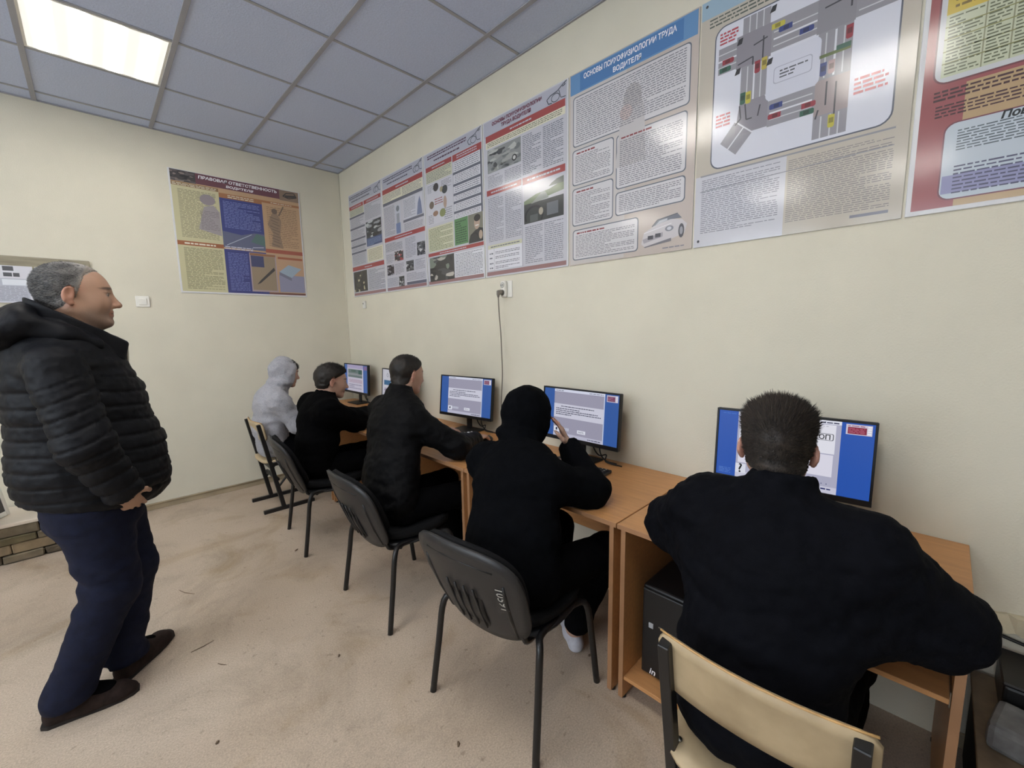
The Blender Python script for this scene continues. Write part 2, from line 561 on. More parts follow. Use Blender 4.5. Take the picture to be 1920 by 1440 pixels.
def sheet(name, label, origin, rz, W, H, depth=0.006):
    """poster hung on a wall: local x runs along the sheet, y up, z out of the wall"""
    e = empty(name, origin)
    e.rotation_euler = (math.radians(90), 0, rz)
    tag(e, label, 'poster', 'driving school posters')
    box('board', (0, 0, -depth), (W, H, 0.0), M['poster_board'], e, 0.0015)
    return e

# poster inks
RED, PALE, LILAC = rgb(160, 60, 58), rgb(198, 198, 208), rgb(182, 183, 198)
GREYBAR, TXT, TXT2 = rgb(96, 98, 112), rgb(112, 114, 126), rgb(134, 134, 146)
OLIVE, CREAM = rgb(206, 206, 178), rgb(226, 222, 198)
WHITE = rgb(226, 226, 234)
PY = [-0.195, -0.868, -1.525, -2.216, -2.920, -3.607, -4.295, -4.985]
PZ0, PZ1 = 1.757, 2.728
PH = PZ1 - PZ0

def wall_poster(k, name, label):
    y0, y1 = PY[k] - 0.004, PY[k + 1] + 0.004
    W = y0 - y1
    e = sheet(name, label, (-0.0065, y0, PZ0), math.radians(-90), W, PH)
    return e, Print(W, PH), W

def car_sketch(p, x0, y0, x1, y1):
    c = rgb(52, 60, 66)
    X = lambda t: x0 + (x1 - x0) * t
    Y = lambda t: y0 + (y1 - y0) * t
    ring = [(X(0.45 + 0.20 * math.cos(a)), Y(0.70 + 0.24 * math.sin(a))) for a in np.linspace(0, 6.283, 15)]
    p.path(ring, 0.004, c, 4)
    p.path([(X(0.02), Y(0.62)), (X(0.10), Y(0.9)), (X(0.28), Y(0.94))], 0.005, c, 4)
    p.path([(X(0.02), Y(0.62)), (X(0.2), Y(0.45)), (X(0.55), Y(0.36)), (X(0.8), Y(0.14)), (X(1.0), Y(0.0))], 0.005, c, 4)
    p.path([(X(0.62), Y(0.36)), (X(0.72), Y(0.85)), (X(0.95), Y(0.9))], 0.004, c, 4)
    p.path([(X(0.78), Y(0.24)), (X(0.92), Y(0.2)), (X(0.9), Y(0.12))], 0.005, c, 4)

def header(p, x1=0.78, lines=((0.035, 0.05, 0.74), (0.075, 0.07, 0.7))):
    p.rect(0.01, 0.005, 0.99, 0.995, PALE, 0)
    p.rect(0.02, 0.01, 0.98, 0.10, LILAC, 1)
    car_sketch(p, 0.78, 0.008, 0.985, 0.095)

BW = [rgb(70, 72, 72), rgb(30, 30, 32), rgb(150, 152, 152), rgb(205, 205, 205), rgb(50, 50, 52), rgb(110, 112, 112)]
DARK = [rgb(38, 34, 28), rgb(20, 18, 16), rgb(190, 180, 150), rgb(60, 54, 44), rgb(24, 22, 20)]

def foot(p):
    p.rect(0.02, 0.965, 0.98, 0.99, rgb(150, 110, 110), 1)

# -- first poster from the corner
e, p, W = wall_poster(0, 'poster', 'narrow red and white poster nearest the room corner with a dark blue car photo')
header(p)
p.text(0.04, 0.022, 0.72, 0.055, 2, rgb(70, 66, 84), 2, 0.6, para=0)
p.text(0.10, 0.065, 0.66, 0.085, 1, rgb(90, 86, 100), 2, 0.6, para=0)
p.rect(0.02, 0.115, 0.46, 0.15, RED, 2); p.rect(0.48, 0.115, 0.97, 0.15, RED, 2)
p.text(0.08, 0.125, 0.40, 0.142, 2, PALE, 3, 0.5, para=0); p.text(0.56, 0.125, 0.9, 0.142, 2, PALE, 3, 0.5, para=0)
p.rect(0.02, 0.15, 0.47, 0.215, OLIVE, 1)
p.text(0.04, 0.155, 0.45, 0.21, 6, TXT, 2)
for y0, y1 in ((0.235, 0.325), (0.345, 0.425), (0.45, 0.50), (0.52, 0.555), (0.58, 0.69)):
    p.rect(0.01, y0 - 0.018, 0.48, y0, GREYBAR, 2)
    p.text(0.04, y0 + 0.006, 0.45, y1, max(3, int((y1 - y0) / 0.011)), TXT2, 2)
p.text(0.50, 0.16, 0.95, 0.30, 13, TXT2, 2)
p.photo(0.51, 0.32, 0.95, 0.47, [rgb(48, 52, 58), rgb(20, 22, 24), rgb(150, 156, 160), rgb(190, 196, 198), rgb(30, 32, 34)], 2, 3)
p.rect(0.51, 0.47, 0.95, 0.545, rgb(58, 78, 122), 2); p.text(0.54, 0.48, 0.92, 0.54, 5, rgb(130, 150, 190), 3)
p.rect(0.50, 0.565, 0.96, 0.695, CREAM, 1); p.text(0.54, 0.575, 0.93, 0.685, 9, rgb(140, 136, 110), 2)
p.rect(0.01, 0.705, 0.97, 0.745, RED, 2); p.text(0.4, 0.718, 0.62, 0.735, 1, PALE, 3, 0.5, para=0)
p.photo(0.03, 0.755, 0.46, 0.955, DARK, 2, 5)
p.text(0.50, 0.76, 0.97, 0.955, 17, TXT, 2)
foot(p)
p.build('printed_sheet', M['print'], e)

# -- second poster
e, p, W = wall_poster(1, 'poster', 'second poster from the corner with two blue tower pictures and small car photos')
header(p)
p.text(0.05, 0.022, 0.76, 0.055, 2, rgb(70, 66, 84), 2, 0.6, para=0)
p.text(0.14, 0.065, 0.66, 0.085, 1, rgb(90, 86, 100), 2, 0.6, para=0)
p.rect(0.01, 0.11, 0.98, 0.15, RED, 2); p.text(0.36, 0.12, 0.66, 0.14, 1, PALE, 3, 0.5, para=0)
p.rect(0.01, 0.15, 0.98, 0.225, CREAM, 1); p.text(0.02, 0.155, 0.48, 0.22, 6, TXT, 2); p.text(0.51, 0.155, 0.95, 0.22, 6, TXT, 2)
p.rect(0.01, 0.225, 0.97, 0.25, GREYBAR, 2)
p.text(0.03, 0.265, 0.30, 0.51, 22, TXT2, 2)
p.rect(0.32, 0.28, 0.45, 0.52, rgb(196, 200, 214), 2); p.disc(0.385, 0.31, 0.04, 0.025, rgb(120, 126, 134), 3)
p.rect(0.33, 0.43, 0.44, 0.515, rgb(110, 128, 170), 3); p.rect(0.35, 0.35, 0.42, 0.43, rgb(150, 156, 164), 3)
p.rect(0.52, 0.26, 0.96, 0.42, rgb(206, 208, 220), 1)
p.text(0.53, 0.265, 0.80, 0.41, 13, TXT2, 2)
p.poly([(0.83, 0.42), (0.95, 0.42), (0.93, 0.33), (0.90, 0.28), (0.86, 0.33)], rgb(110, 122, 156), 3)
p.rect(0.51, 0.425, 0.98, 0.445, GREYBAR, 2)
p.text(0.53, 0.455, 0.95, 0.515, 6, TXT2, 2)
p.rect(0.01, 0.525, 0.99, 0.56, RED, 2); p.text(0.28, 0.535, 0.7, 0.55, 1, PALE, 3, 0.5, para=0)
p.text(0.03, 0.575, 0.46, 0.65, 7, TXT, 2); p.text(0.03, 0.67, 0.23, 0.75, 7, TXT2, 2)
p.photo(0.25, 0.66, 0.47, 0.745, [rgb(70, 60, 60), rgb(160, 60, 64), rgb(200, 196, 196), rgb(40, 36, 36)], 2, 9)
p.text(0.25, 0.765, 0.47, 0.86, 8, TXT2, 2); p.text(0.03, 0.88, 0.31, 0.955, 7, TXT2, 2)
p.photo(0.04, 0.765, 0.22, 0.855, [rgb(40, 38, 44), rgb(20, 20, 22), rgb(150, 150, 160), rgb(90, 88, 98)], 2, 10)
p.photo(0.33, 0.88, 0.47, 0.965, BW, 2, 12)
p.text(0.53, 0.575, 0.77, 0.74, 14, TXT2, 2)
p.photo(0.80, 0.635, 0.98, 0.74, BW, 2, 13)
p.photo(0.53, 0.765, 0.71, 0.85, BW, 2, 14); p.text(0.74, 0.765, 0.96, 0.85, 8, TXT2, 2); p.text(0.53, 0.865, 0.96, 0.93, 6, TXT2, 2)
p.rect(0.53, 0.94, 0.98, 0.963, GREYBAR, 2)
foot(p)
p.build('printed_sheet', M['print'], e)

# -- third poster
e, p, W = wall_poster(2, 'poster', 'third poster from the corner with a green table and a laughing driver photo')
header(p)
p.text(0.08, 0.022, 0.76, 0.055, 2, rgb(84, 50, 72), 2, 0.6, para=0)
p.text(0.20, 0.065, 0.66, 0.085, 1, rgb(84, 50, 72), 2, 0.6, para=0)
p.rect(0.04, 0.105, 0.515, 0.14, RED, 2); p.rect(0.53, 0.105, 0.99, 0.15, RED, 2)
p.text(0.16, 0.115, 0.40, 0.13, 1, PALE, 3, 0.5, para=0); p.text(0.6, 0.112, 0.92, 0.142, 2, PALE, 3, 0.5, para=0)
p.rect(0.04, 0.14, 0.515, 0.225, OLIVE, 1); p.text(0.05, 0.145, 0.5, 0.22, 7, TXT, 2)
p.rect(0.04, 0.23, 0.515, 0.535, rgb(206, 206, 216), 1)
for x0, y0, x1, y1 in ((0.06, 0.24, 0.2, 0.30), (0.32, 0.24, 0.5, 0.30), (0.06, 0.46, 0.16, 0.53), (0.36, 0.44, 0.5, 0.53)):
    p.text(x0, y0, x1, y1, 6, TXT2, 2)
for cx, cy, rx, ry, c in ((0.22, 0.27, 0.05, 0.03, rgb(50, 44, 44)), (0.38, 0.31, 0.05, 0.03, rgb(56, 60, 60)), (0.13, 0.39, 0.045, 0.028, rgb(110, 96, 84)),
                          (0.20, 0.46, 0.05, 0.02, rgb(150, 116, 96)), (0.33, 0.47, 0.055, 0.03, rgb(130, 136, 84)), (0.38, 0.40, 0.03, 0.045, rgb(176, 150, 136)), (0.32, 0.30, 0.03, 0.02, rgb(170, 160, 130))):
    p.disc(cx, cy, rx, ry, c, 3)
p.text(0.19, 0.35, 0.34, 0.40, 3, rgb(150, 70, 70), 3, para=0)
p.rect(0.965, 0.15, 0.99, 0.55, GREYBAR, 1)
for y in (0.225, 0.305, 0.37, 0.425, 0.495):
    p.rect(0.53, y, 0.985, y + 0.016, GREYBAR, 2)
for y0, y1 in ((0.155, 0.22), (0.245, 0.30), (0.325, 0.365), (0.39, 0.42), (0.445, 0.49), (0.515, 0.545)):
    p.rect(0.55, y0 - 0.002, 0.965, y1 + 0.002, WHITE, 2)
    p.text(0.56, y0, 0.95, y1, max(3, int((y1 - y0) / 0.011)), TXT, 3)
p.rect(0.04, 0.555, 0.51, 0.74, OLIVE, 1); p.text(0.06, 0.565, 0.49, 0.735, 16, rgb(110, 116, 84), 2)
p.rect(0.53, 0.55, 0.755, 0.735, rgb(86, 134, 84), 2); p.text(0.55, 0.565, 0.73, 0.725, 10, rgb(40, 70, 44), 3)
p.rect(0.76, 0.55, 0.985, 0.745, rgb(126, 124, 110), 2)
p.poly([(0.76, 0.745), (0.985, 0.745), (0.985, 0.66), (0.93, 0.65), (0.86, 0.665), (0.79, 0.69)], rgb(34, 34, 36), 3)
p.disc(0.895, 0.615, 0.045, 0.045, rgb(182, 158, 140), 4)
p.disc(0.90, 0.583, 0.05, 0.024, rgb(40, 34, 32), 5); p.rect(0.87, 0.628, 0.92, 0.636, rgb(230, 226, 220), 5)
p.disc(0.95, 0.70, 0.028, 0.03, rgb(184, 162, 144), 5)
p.path([(0.77, 0.735), (0.80, 0.69), (0.87, 0.68), (0.94, 0.715)], 0.01, rgb(16, 16, 18), 4)
p.rect(0.03, 0.75, 0.99, 0.775, RED, 2); p.text(0.25, 0.756, 0.72, 0.77, 1, PALE, 3, 0.5, para=0)
p.photo(0.05, 0.785, 0.505, 0.97, [rgb(44, 42, 42), rgb(22, 22, 24), rgb(120, 130, 118), rgb(190, 184, 176), rgb(70, 70, 72)], 2, 21)
p.rect(0.52, 0.79, 0.985, 0.965, WHITE, 1); p.text(0.53, 0.795, 0.97, 0.96, 16, TXT, 2)
foot(p)
p.build('printed_sheet', M['print'], e)

# -- fourth poster
e, p, W = wall_poster(3, 'poster', 'fourth poster from the corner with a steering wheel photo above the wall socket')
header(p)
p.rect(0.04, 0.095, 0.97, 0.135, RED, 2); p.text(0.36, 0.108, 0.62, 0.122, 1, PALE, 3, 0.6, para=0)
p.rect(0.04, 0.135, 0.97, 0.175, CREAM, 1); p.text(0.06, 0.14, 0.94, 0.17, 3, rgb(100, 104, 90), 2)
p.photo(0.06, 0.185, 0.49, 0.33, [rgb(138, 142, 142), rgb(160, 162, 160), rgb(110, 114, 116), rgb(60, 62, 64), rgb(184, 186, 184), rgb(128, 132, 132)], 2, 31, 34)
p.disc(0.41, 0.292, 0.03, 0.02, rgb(26, 26, 28), 5); p.disc(0.41, 0.292, 0.018, 0.012, rgb(200, 200, 200), 6)
p.text(0.06, 0.345, 0.26, 0.425, 8, TXT2, 2); p.text(0.285, 0.345, 0.49, 0.425, 8, TXT2, 2)
p.text(0.51, 0.19, 0.72, 0.42, 22, TXT, 2); p.text(0.74, 0.19, 0.95, 0.42, 22, TXT, 2)
p.rect(0.04, 0.435, 0.49, 0.47, RED, 2); p.rect(0.505, 0.435, 0.97, 0.475, RED, 2)
p.text(0.10, 0.447, 0.44, 0.46, 1, PALE, 3, 0.7, para=0); p.text(0.56, 0.447, 0.92, 0.462, 1, PALE, 3, 0.7, para=0)
p.text(0.055, 0.485, 0.26, 0.77, 26, TXT2, 2); p.text(0.285, 0.485, 0.485, 0.77, 26, TXT2, 2)
p.rect(0.52, 0.485, 0.955, 0.71, rgb(200, 200, 206), 2)
p.poly([(0.52, 0.60), (0.955, 0.57), (0.955, 0.52), (0.80, 0.545), (0.66, 0.55), (0.52, 0.575)], rgb(112, 126, 92), 3)
p.poly([(0.80, 0.53), (0.955, 0.53), (0.955, 0.495), (0.89, 0.50), (0.83, 0.515)], rgb(84, 92, 80), 4)
p.poly([(0.60, 0.60), (0.80, 0.59), (0.76, 0.548), (0.72, 0.548)], rgb(142, 150, 140), 4)
p.rect(0.52, 0.595, 0.955, 0.71, rgb(52, 54, 52), 4)
p.rect(0.78, 0.62, 0.90, 0.69, rgb(104, 108, 114), 5)
ring = [(0.635 + 0.10 * math.cos(a), 0.672 + 0.055 * math.sin(a)) for a in np.linspace(math.pi * 0.85, math.pi * 2.2, 14)]
p.path(ring, 0.013, rgb(18, 18, 20), 6)
p.rect(0.59, 0.665, 0.68, 0.705, rgb(84, 90, 88), 5); p.disc(0.715, 0.655, 0.025, 0.022, rgb(176, 168, 150), 7)
p.text(0.53, 0.725, 0.73, 0.95, 20, TXT2, 2); p.text(0.75, 0.725, 0.95, 0.95, 20, TXT2, 2)
p.rect(0.04, 0.79, 0.49, 0.815, OLIVE, 2); p.text(0.08, 0.797, 0.46, 0.809, 1, TXT, 3, 0.6, para=0)
p.rect(0.04, 0.815, 0.49, 0.955, WHITE, 1)
for y in (0.84, 0.87, 0.905, 0.935):
    p.text(0.06, y, 0.11, y + 0.012, 1, TXT, 2, 0.8, para=0); p.text(0.14, y - 0.005, 0.46, y + 0.015, 2, TXT, 2)
p.line((0.125, 0.815), (0.125, 0.955), 0.002, TXT2, 2); p.line((0.495, 0.48), (0.495, 0.96), 0.003, TXT2, 2)
foot(p)
p.build('printed_sheet', M['print'], e)
lettering('title_lettering', 'ОСНОВЫ ПСИХОФИЗИОЛОГИИ', 0.43, 0.035, 0.60, W, PH, M['ink_maroon'], e, 0.0035)
lettering('title_lettering', 'ТРУДА ВОДИТЕЛЯ', 0.43, 0.068, 0.36, W, PH, M['ink_maroon'], e, 0.0035)

# -- fifth poster: blue heading, framed text boxes over a figure, silver car
e, p, W = wall_poster(4, 'poster', 'beige poster with a blue heading band and a silver convertible car')
p.rect(0.0, 0.0, 1.0, 1.0, rgb(198, 186, 178), 0)
p.rect(0.01, 0.10, 0.50, 0.995, rgb(204, 198, 196), 0.5)
p.rect(0.01, 0.005, 0.99, 0.105, rgb(96, 146, 196), 1)
p.rect(0.10, 0.012, 0.90, 0.098, rgb(66, 122, 182), 2)
p.poly([(0.42, 0.55), (0.66, 0.55), (0.64, 0.30), (0.60, 0.22), (0.54, 0.19), (0.48, 0.24), (0.45, 0.36)], rgb(198, 194, 196), 3.5)
p.disc(0.55, 0.24, 0.07, 0.06, rgb(186, 181, 182), 3.6); p.disc(0.50, 0.30, 0.05, 0.035, rgb(204, 186, 182), 3.7)
def framed(x0, y0, x1, y1, n, head=True, seed=0):
    p.rrect(x0, y0, x1, y1, rgb(104, 110, 122), 2, 0.025)
    p.rrect(x0 + 0.007, y0 + 0.005, x1 - 0.007, y1 - 0.005, rgb(214, 212, 216), 3, 0.022)
    yy = y0 + 0.014
    if head:
        p.text(x0 + 0.04, yy, x0 + 0.04 + 0.45 * (x1 - x0), yy + 0.012, 1, rgb(140, 56, 60), 4, 0.7, para=0)
        yy += 0.016
    p.text(x0 + 0.03, yy, x1 - 0.03, y1 - 0.014, int(n * 1.3), rgb(118, 116, 126), 4, 0.40)
framed(0.035, 0.12, 0.955, 0.375, 17, False)
framed(0.03, 0.39, 0.405, 0.575, 13)
framed(0.425, 0.395, 0.945, 0.655, 18)
framed(0.03, 0.59, 0.405, 0.79, 14)
framed(0.425, 0.67, 0.945, 0.785, 8, False)
framed(0.035, 0.81, 0.615, 0.975, 12)
silver, sil2 = rgb(206, 202, 206), rgb(168, 164, 172)
p.poly([(0.64, 0.945), (0.67, 0.965), (0.80, 0.955), (0.95, 0.925), (0.965, 0.885), (0.93, 0.862), (0.85, 0.852), (0.74, 0.868), (0.66, 0.895)], silver, 3)
p.poly([(0.72, 0.872), (0.76, 0.845), (0.90, 0.832), (0.93, 0.856), (0.85, 0.853)], rgb(120, 124, 134), 4)
p.poly([(0.745, 0.868), (0.775, 0.85), (0.83, 0.845), (0.83, 0.855)], rgb(190, 194, 202), 5)
p.poly([(0.65, 0.925), (0.80, 0.905), (0.80, 0.925), (0.66, 0.945)], sil2, 4)
p.rect(0.69, 0.912, 0.73, 0.93, rgb(70, 70, 78), 5); p.rect(0.745, 0.907, 0.785, 0.925, rgb(70, 70, 78), 5)
p.disc(0.845, 0.893, 0.030, 0.013, rgb(132, 134, 144), 5); p.disc(0.845, 0.893, 0.016, 0.008, rgb(206, 208, 216), 6); p.disc(0.928, 0.912, 0.020, 0.032, rgb(84, 84, 90), 5); p.disc(0.928, 0.912, 0.011, 0.018, rgb(160, 160, 168), 6)
p.poly([(0.66, 0.962), (0.67, 0.966), (0.86, 0.952), (0.86, 0.938), (0.80, 0.945)], rgb(120, 118, 126), 5); p.line((0.66, 0.897), (0.86, 0.872), 0.003, rgb(236, 234, 238), 5); p.line((0.72, 0.872), (0.76, 0.845), 0.005, rgb(96, 98, 106), 6); p.line((0.76, 0.845), (0.90, 0.832), 0.004, rgb(96, 98, 106), 6)
p.text(0.80, 0.975, 0.95, 0.985, 1, TXT2, 4, 0.6)
p.build('printed_sheet', M['print'], e)
lettering('title_lettering', 'ОСНОВЫ ПСИХОФИЗИОЛОГИИ ТРУДА', 0.495, 0.038, 0.72, W, PH, M['ink_white'], e, 0.0025, height=0.034)
lettering('title_lettering', 'ВОДИТЕЛЯ', 0.50, 0.080, 0.22, W, PH, M['ink_white'], e, 0.0025, height=0.030)

# -- sixth poster: crossroads plan
e, p, W = wall_poster(5, 'poster', 'beige poster with a grey crossroads plan and small coloured cars')
p.rect(0.0, 0.0, 1.0, 1.0, rgb(196, 188, 174), 0)
p.rect(0.0, 0.70, 0.5, 1.0, rgb(206, 206, 214), 1)
p.rect(0.0, 0.0, 1.0, 0.07, rgb(158, 186, 206), 1)
p.text(0.2, 0.02, 0.8, 0.06, 1, rgb(40, 70, 140), 2, 0.7, para=0)
p.text(0.05, 0.075, 0.90, 0.115, 3, rgb(84, 92, 84), 2)
p.rrect(0.085, 0.125, 0.935, 0.685, rgb(92, 96, 110), 2, 0.06)
p.rrect(0.092, 0.13, 0.928, 0.68, rgb(220, 222, 234), 3, 0.055)
road, lane = rgb(150, 148, 156), rgb(206, 206, 212)
p.poly([(0.24, 0.45), (0.38, 0.45), (0.38, 0.135), (0.24, 0.135)], road, 4)
p.rect(0.11, 0.21, 0.24, 0.31, road, 4); p.rect(0.38, 0.195, 0.92, 0.305, road, 4)
p.rect(0.21, 0.195, 0.39, 0.315, rgb(140, 136, 146), 4.5)
p.poly([(0.22, 0.57), (0.39, 0.57), (0.39, 0.475), (0.37, 0.45), (0.24, 0.45)], rgb(140, 136, 146), 4.5)
p.poly([(0.14, 0.585), (0.23, 0.645), (0.315, 0.575), (0.22, 0.515)], road, 4)
p.rect(0.39, 0.48, 0.61, 0.575, road, 4)
p.rect(0.61, 0.195, 0.755, 0.67, road, 4); p.rect(0.61, 0.47, 0.755, 0.59, rgb(164, 150, 150), 4.5); p.rect(0.60, 0.195, 0.76, 0.31, rgb(142, 140, 148), 4.5)
for x in (0.275, 0.345, 0.645, 0.72):
    p.line((x, 0.32 if x < 0.5 else 0.315), (x, 0.45 if x < 0.5 else 0.465), 0.004, lane, 5)
p.line((0.31, 0.32), (0.31, 0.45), 0.006, WHITE, 5); p.line((0.685, 0.315), (0.685, 0.465), 0.006, WHITE, 5)
for x in (0.275, 0.31, 0.345):
    p.line((x, 0.135), (x, 0.195), 0.004, lane, 5)
for x in (0.645, 0.685, 0.72):
    p.line((x, 0.595), (x, 0.67), 0.004, lane, 5)
for y in (0.235, 0.285):
    p.line((0.11, y), (0.21, y), 0.004, lane, 5); p.line((0.40, y), (0.60, y), 0.004, lane, 5); p.line((0.77, y), (0.92, y), 0.004, lane, 5)
for y in (0.26, 0.527):
    p.line((0.40, y), (0.60, y), 0.006, WHITE, 5)
for y in (0.505, 0.55):
    p.line((0.40, y), (0.60, y), 0.004, lane, 5)
p.line((0.11, 0.26), (0.21, 0.26), 0.006, WHITE, 5); p.line((0.185, 0.615), (0.27, 0.545), 0.005, WHITE, 5)
p.line((0.22, 0.515), (0.315, 0.575), 0.005, WHITE, 5)
p.rrect(0.375, 0.315, 0.625, 0.48, rgb(214, 216, 230), 6, 0.03)
p.rrect(0.41, 0.365, 0.59, 0.425, rgb(176, 178, 196), 7, 0.015); p.rrect(0.414, 0.368, 0.586, 0.422, rgb(214, 216, 230), 8, 0.014)
p.text(0.44, 0.378, 0.57, 0.412, 3, rgb(90, 92, 100), 9, 0.5)
def toy_car(x, y, ang, col, s=1.0):
    ca, sa = math.cos(ang), math.sin(ang)
    def q(a, b):
        return (x + (a * ca - b * sa) * s, y + (a * sa + b * ca) * s * W / PH)
    L_, B_ = 0.032, 0.014
    p.poly([q(-L_, B_), q(L_ * 0.8, B_), q(L_, B_ * 0.6), q(L_, -B_ * 0.6), q(L_ * 0.8, -B_), q(-L_, -B_)], col, 6)
    p.poly([q(-L_ * 0.5, B_ * 0.7), q(L_ * 0.3, B_ * 0.7), q(L_ * 0.3, -B_ * 0.7), q(-L_ * 0.5, -B_ * 0.7)], tuple(v * 0.45 for v in col), 7)
blue, redc, green, yellow, gold = rgb(52, 66, 130), rgb(150, 44, 58), rgb(44, 92, 72), rgb(196, 186, 66), rgb(190, 170, 70)
for c in ((0.165, 0.268, 0, redc), (0.15, 0.296, 0, green), (0.325, 0.335, 1.57, redc), (0.36, 0.332, 1.57, gold), (0.255, 0.435, 1.57, green), (0.285, 0.438, 1.57, yellow),
          (0.42, 0.215, 0, yellow), (0.455, 0.235, 3.14, blue), (0.555, 0.275, 0, blue), (0.43, 0.505, 3.14, blue), (0.425, 0.54, 3.14, redc), (0.585, 0.54, 0, redc), (0.58, 0.565, 0, green),
          (0.64, 0.435, 1.57, blue), (0.675, 0.435, 1.57, rgb(180, 150, 150)), (0.69, 0.62, 1.57, yellow), (0.74, 0.34, 1.57, redc)):
    toy_car(*c)
p.rect(0.62, 0.385, 0.75, 0.396, rgb(96, 110, 60), 6); p.rect(0.69, 0.372, 0.75, 0.388, green, 7)
ar = rgb(64, 62, 70)
for a in ([(0.22, 0.30), (0.30, 0.29), (0.30, 0.32)], [(0.30, 0.25), (0.37, 0.24)], [(0.35, 0.31), (0.35, 0.23)], [(0.24, 0.46), (0.25, 0.51), (0.22, 0.53)], [(0.27, 0.46), (0.28, 0.52), (0.31, 0.52)],
          [(0.35, 0.48), (0.34, 0.52)], [(0.66, 0.48), (0.66, 0.56)], [(0.70, 0.49), (0.70, 0.60)], [(0.63, 0.57), (0.62, 0.60)], [(0.74, 0.21), (0.74, 0.26)], [(0.63, 0.23), (0.72, 0.225)]):
    p.path(a, 0.005, ar, 6)
for cx, cy in ((0.225, 0.215), (0.22, 0.325), (0.39, 0.15), (0.385, 0.335)):
    p.poly([(cx - 0.015, cy + 0.012), (cx + 0.012, cy + 0.01), (cx + 0.018, cy - 0.012), (cx - 0.005, cy - 0.01)], rgb(34, 34, 38), 7)
for x0, y0, x1, y1 in ((0.115, 0.15, 0.215, 0.20), (0.11, 0.465, 0.19, 0.52), (0.775, 0.50, 0.905, 0.56)):
    p.text(x0, y0, x1, y1, 4, rgb(186, 70, 80), 7, 0.6)
p.line((0.03, 0.70), (0.95, 0.70), 0.006, rgb(150, 150, 158), 2)
p.text(0.04, 0.715, 0.47, 0.945, 28, rgb(128, 128, 140), 2, 0.36); p.text(0.51, 0.72, 0.95, 0.955, 32, rgb(136, 130, 134), 2, 0.34)
p.line((0.03, 0.765), (0.95, 0.755), 0.003, rgb(150, 150, 158), 2)
p.rect(0.80, 0.965, 0.95, 0.975, TXT2, 2)
for cx, cy in ((0.03, 0.02), (0.03, 0.975)):
    p.disc(cx, cy, 0.008, 0.006, rgb(60, 60, 66), 3)
p.build('printed_sheet', M['print'], e)

# -- seventh poster: red ground, table and text box
e, p, W = wall_poster(6, 'poster', 'red poster with a yellow headed table, cut off by the frame')
p.rect(0.02, 0.01, 0.98, 0.985, rgb(158, 82, 84), 0)
p.rect(0.16, 0.62, 0.98, 0.985, rgb(190, 160, 118), 1)
p.rrect(0.05, 0.05, 0.95, 0.61, rgb(118, 62, 70), 2, 0.05); p.rrect(0.056, 0.055, 0.944, 0.605, rgb(206, 208, 212), 3, 0.045)
p.rect(0.075, 0.33, 0.92, 0.41, rgb(210, 184, 70), 4); p.rect(0.075, 0.41, 0.92, 0.59, rgb(200, 206, 176), 4)
p.text(0.10, 0.345, 0.90, 0.40, 3, rgb(120, 100, 40), 5)
for x0, x1 in ((0.085, 0.19), (0.205, 0.27), (0.285, 0.5), (0.52, 0.9)):
    p.text(x0, 0.415, x1, 0.585, 18, rgb(106, 110, 84), 5)
for y in (0.445, 0.48, 0.515, 0.55):
    p.line((0.075, y), (0.92, y), 0.003, rgb(140, 140, 84), 5)
for x in (0.197, 0.277, 0.51):
    p.line((x, 0.41), (x, 0.59), 0.003, rgb(150, 150, 120), 5)
p.text(0.06, 0.625, 0.92, 0.66, 3, rgb(70, 36, 40), 4, 0.55); p.text(0.07, 0.67, 0.5, 0.71, 4, rgb(70, 36, 40), 4, 0.5)
p.rrect(0.105, 0.73, 0.95, 0.965, rgb(120, 62, 74), 2, 0.04); p.rrect(0.11, 0.734, 0.945, 0.961, rgb(196, 206, 216), 3, 0.038)
p.rect(0.115, 0.89, 0.94, 0.945, rgb(150, 150, 190), 3.5)
p.text(0.15, 0.755, 0.9, 0.82, 8, rgb(90, 100, 106), 4, 0.45); p.text(0.15, 0.86, 0.9, 0.95, 8, rgb(84, 84, 110), 5, 0.45)
p.build('printed_sheet', M['print'], e)
lettering('title_lettering', 'Поведение', 0.385, 0.746, 0.22, W, PH, M['ink_black'], e, 0.004, 0.2)

# -- poster on the far wall
FX0, FX1, FZ0, FZ1 = -1.380, -0.397, 1.752, 2.725
W, H = FX1 - FX0, FZ1 - FZ0
e = sheet('poster', 'large square poster with a maroon heading and blue centre column by the room corner', (FX0, -0.0065, FZ0), 0.0, W, H)
p = Print(W, H)
p.rect(0.012, 0.008, 0.988, 0.985, rgb(196, 160, 122), 0)
p.rect(0.012, 0.10, 0.335, 0.985, rgb(206, 200, 160), 1)
p.rect(0.18, 0.005, 0.82, 0.092, rgb(104, 52, 66), 2); p.rect(0.82, 0.005, 0.988, 0.10, rgb(140, 116, 96), 2)
p.photo(0.012, 0.005, 0.18, 0.095, [rgb(60, 52, 54), rgb(28, 26, 28), rgb(130, 116, 110), rgb(90, 84, 84)], 2, 41)
p.path([(0.85, 0.06), (0.88, 0.03), (0.95, 0.02), (0.97, 0.055), (0.90, 0.075), (0.85, 0.06)], 0.008, rgb(44, 40, 40), 4)
p.poly([(0.86, 0.05), (0.96, 0.035), (0.965, 0.055), (0.88, 0.07)], rgb(60, 54, 52), 4)
p.rect(0.012, 0.10, 0.335, 0.128, rgb(140, 108, 70), 2); p.text(0.02, 0.104, 0.32, 0.126, 2, CREAM, 3, 0.5, para=0)
p.rect(0.335, 0.13, 0.665, 0.17, rgb(166, 108, 64), 2); p.text(0.40, 0.135, 0.60, 0.165, 2, CREAM, 3, 0.5, para=0)
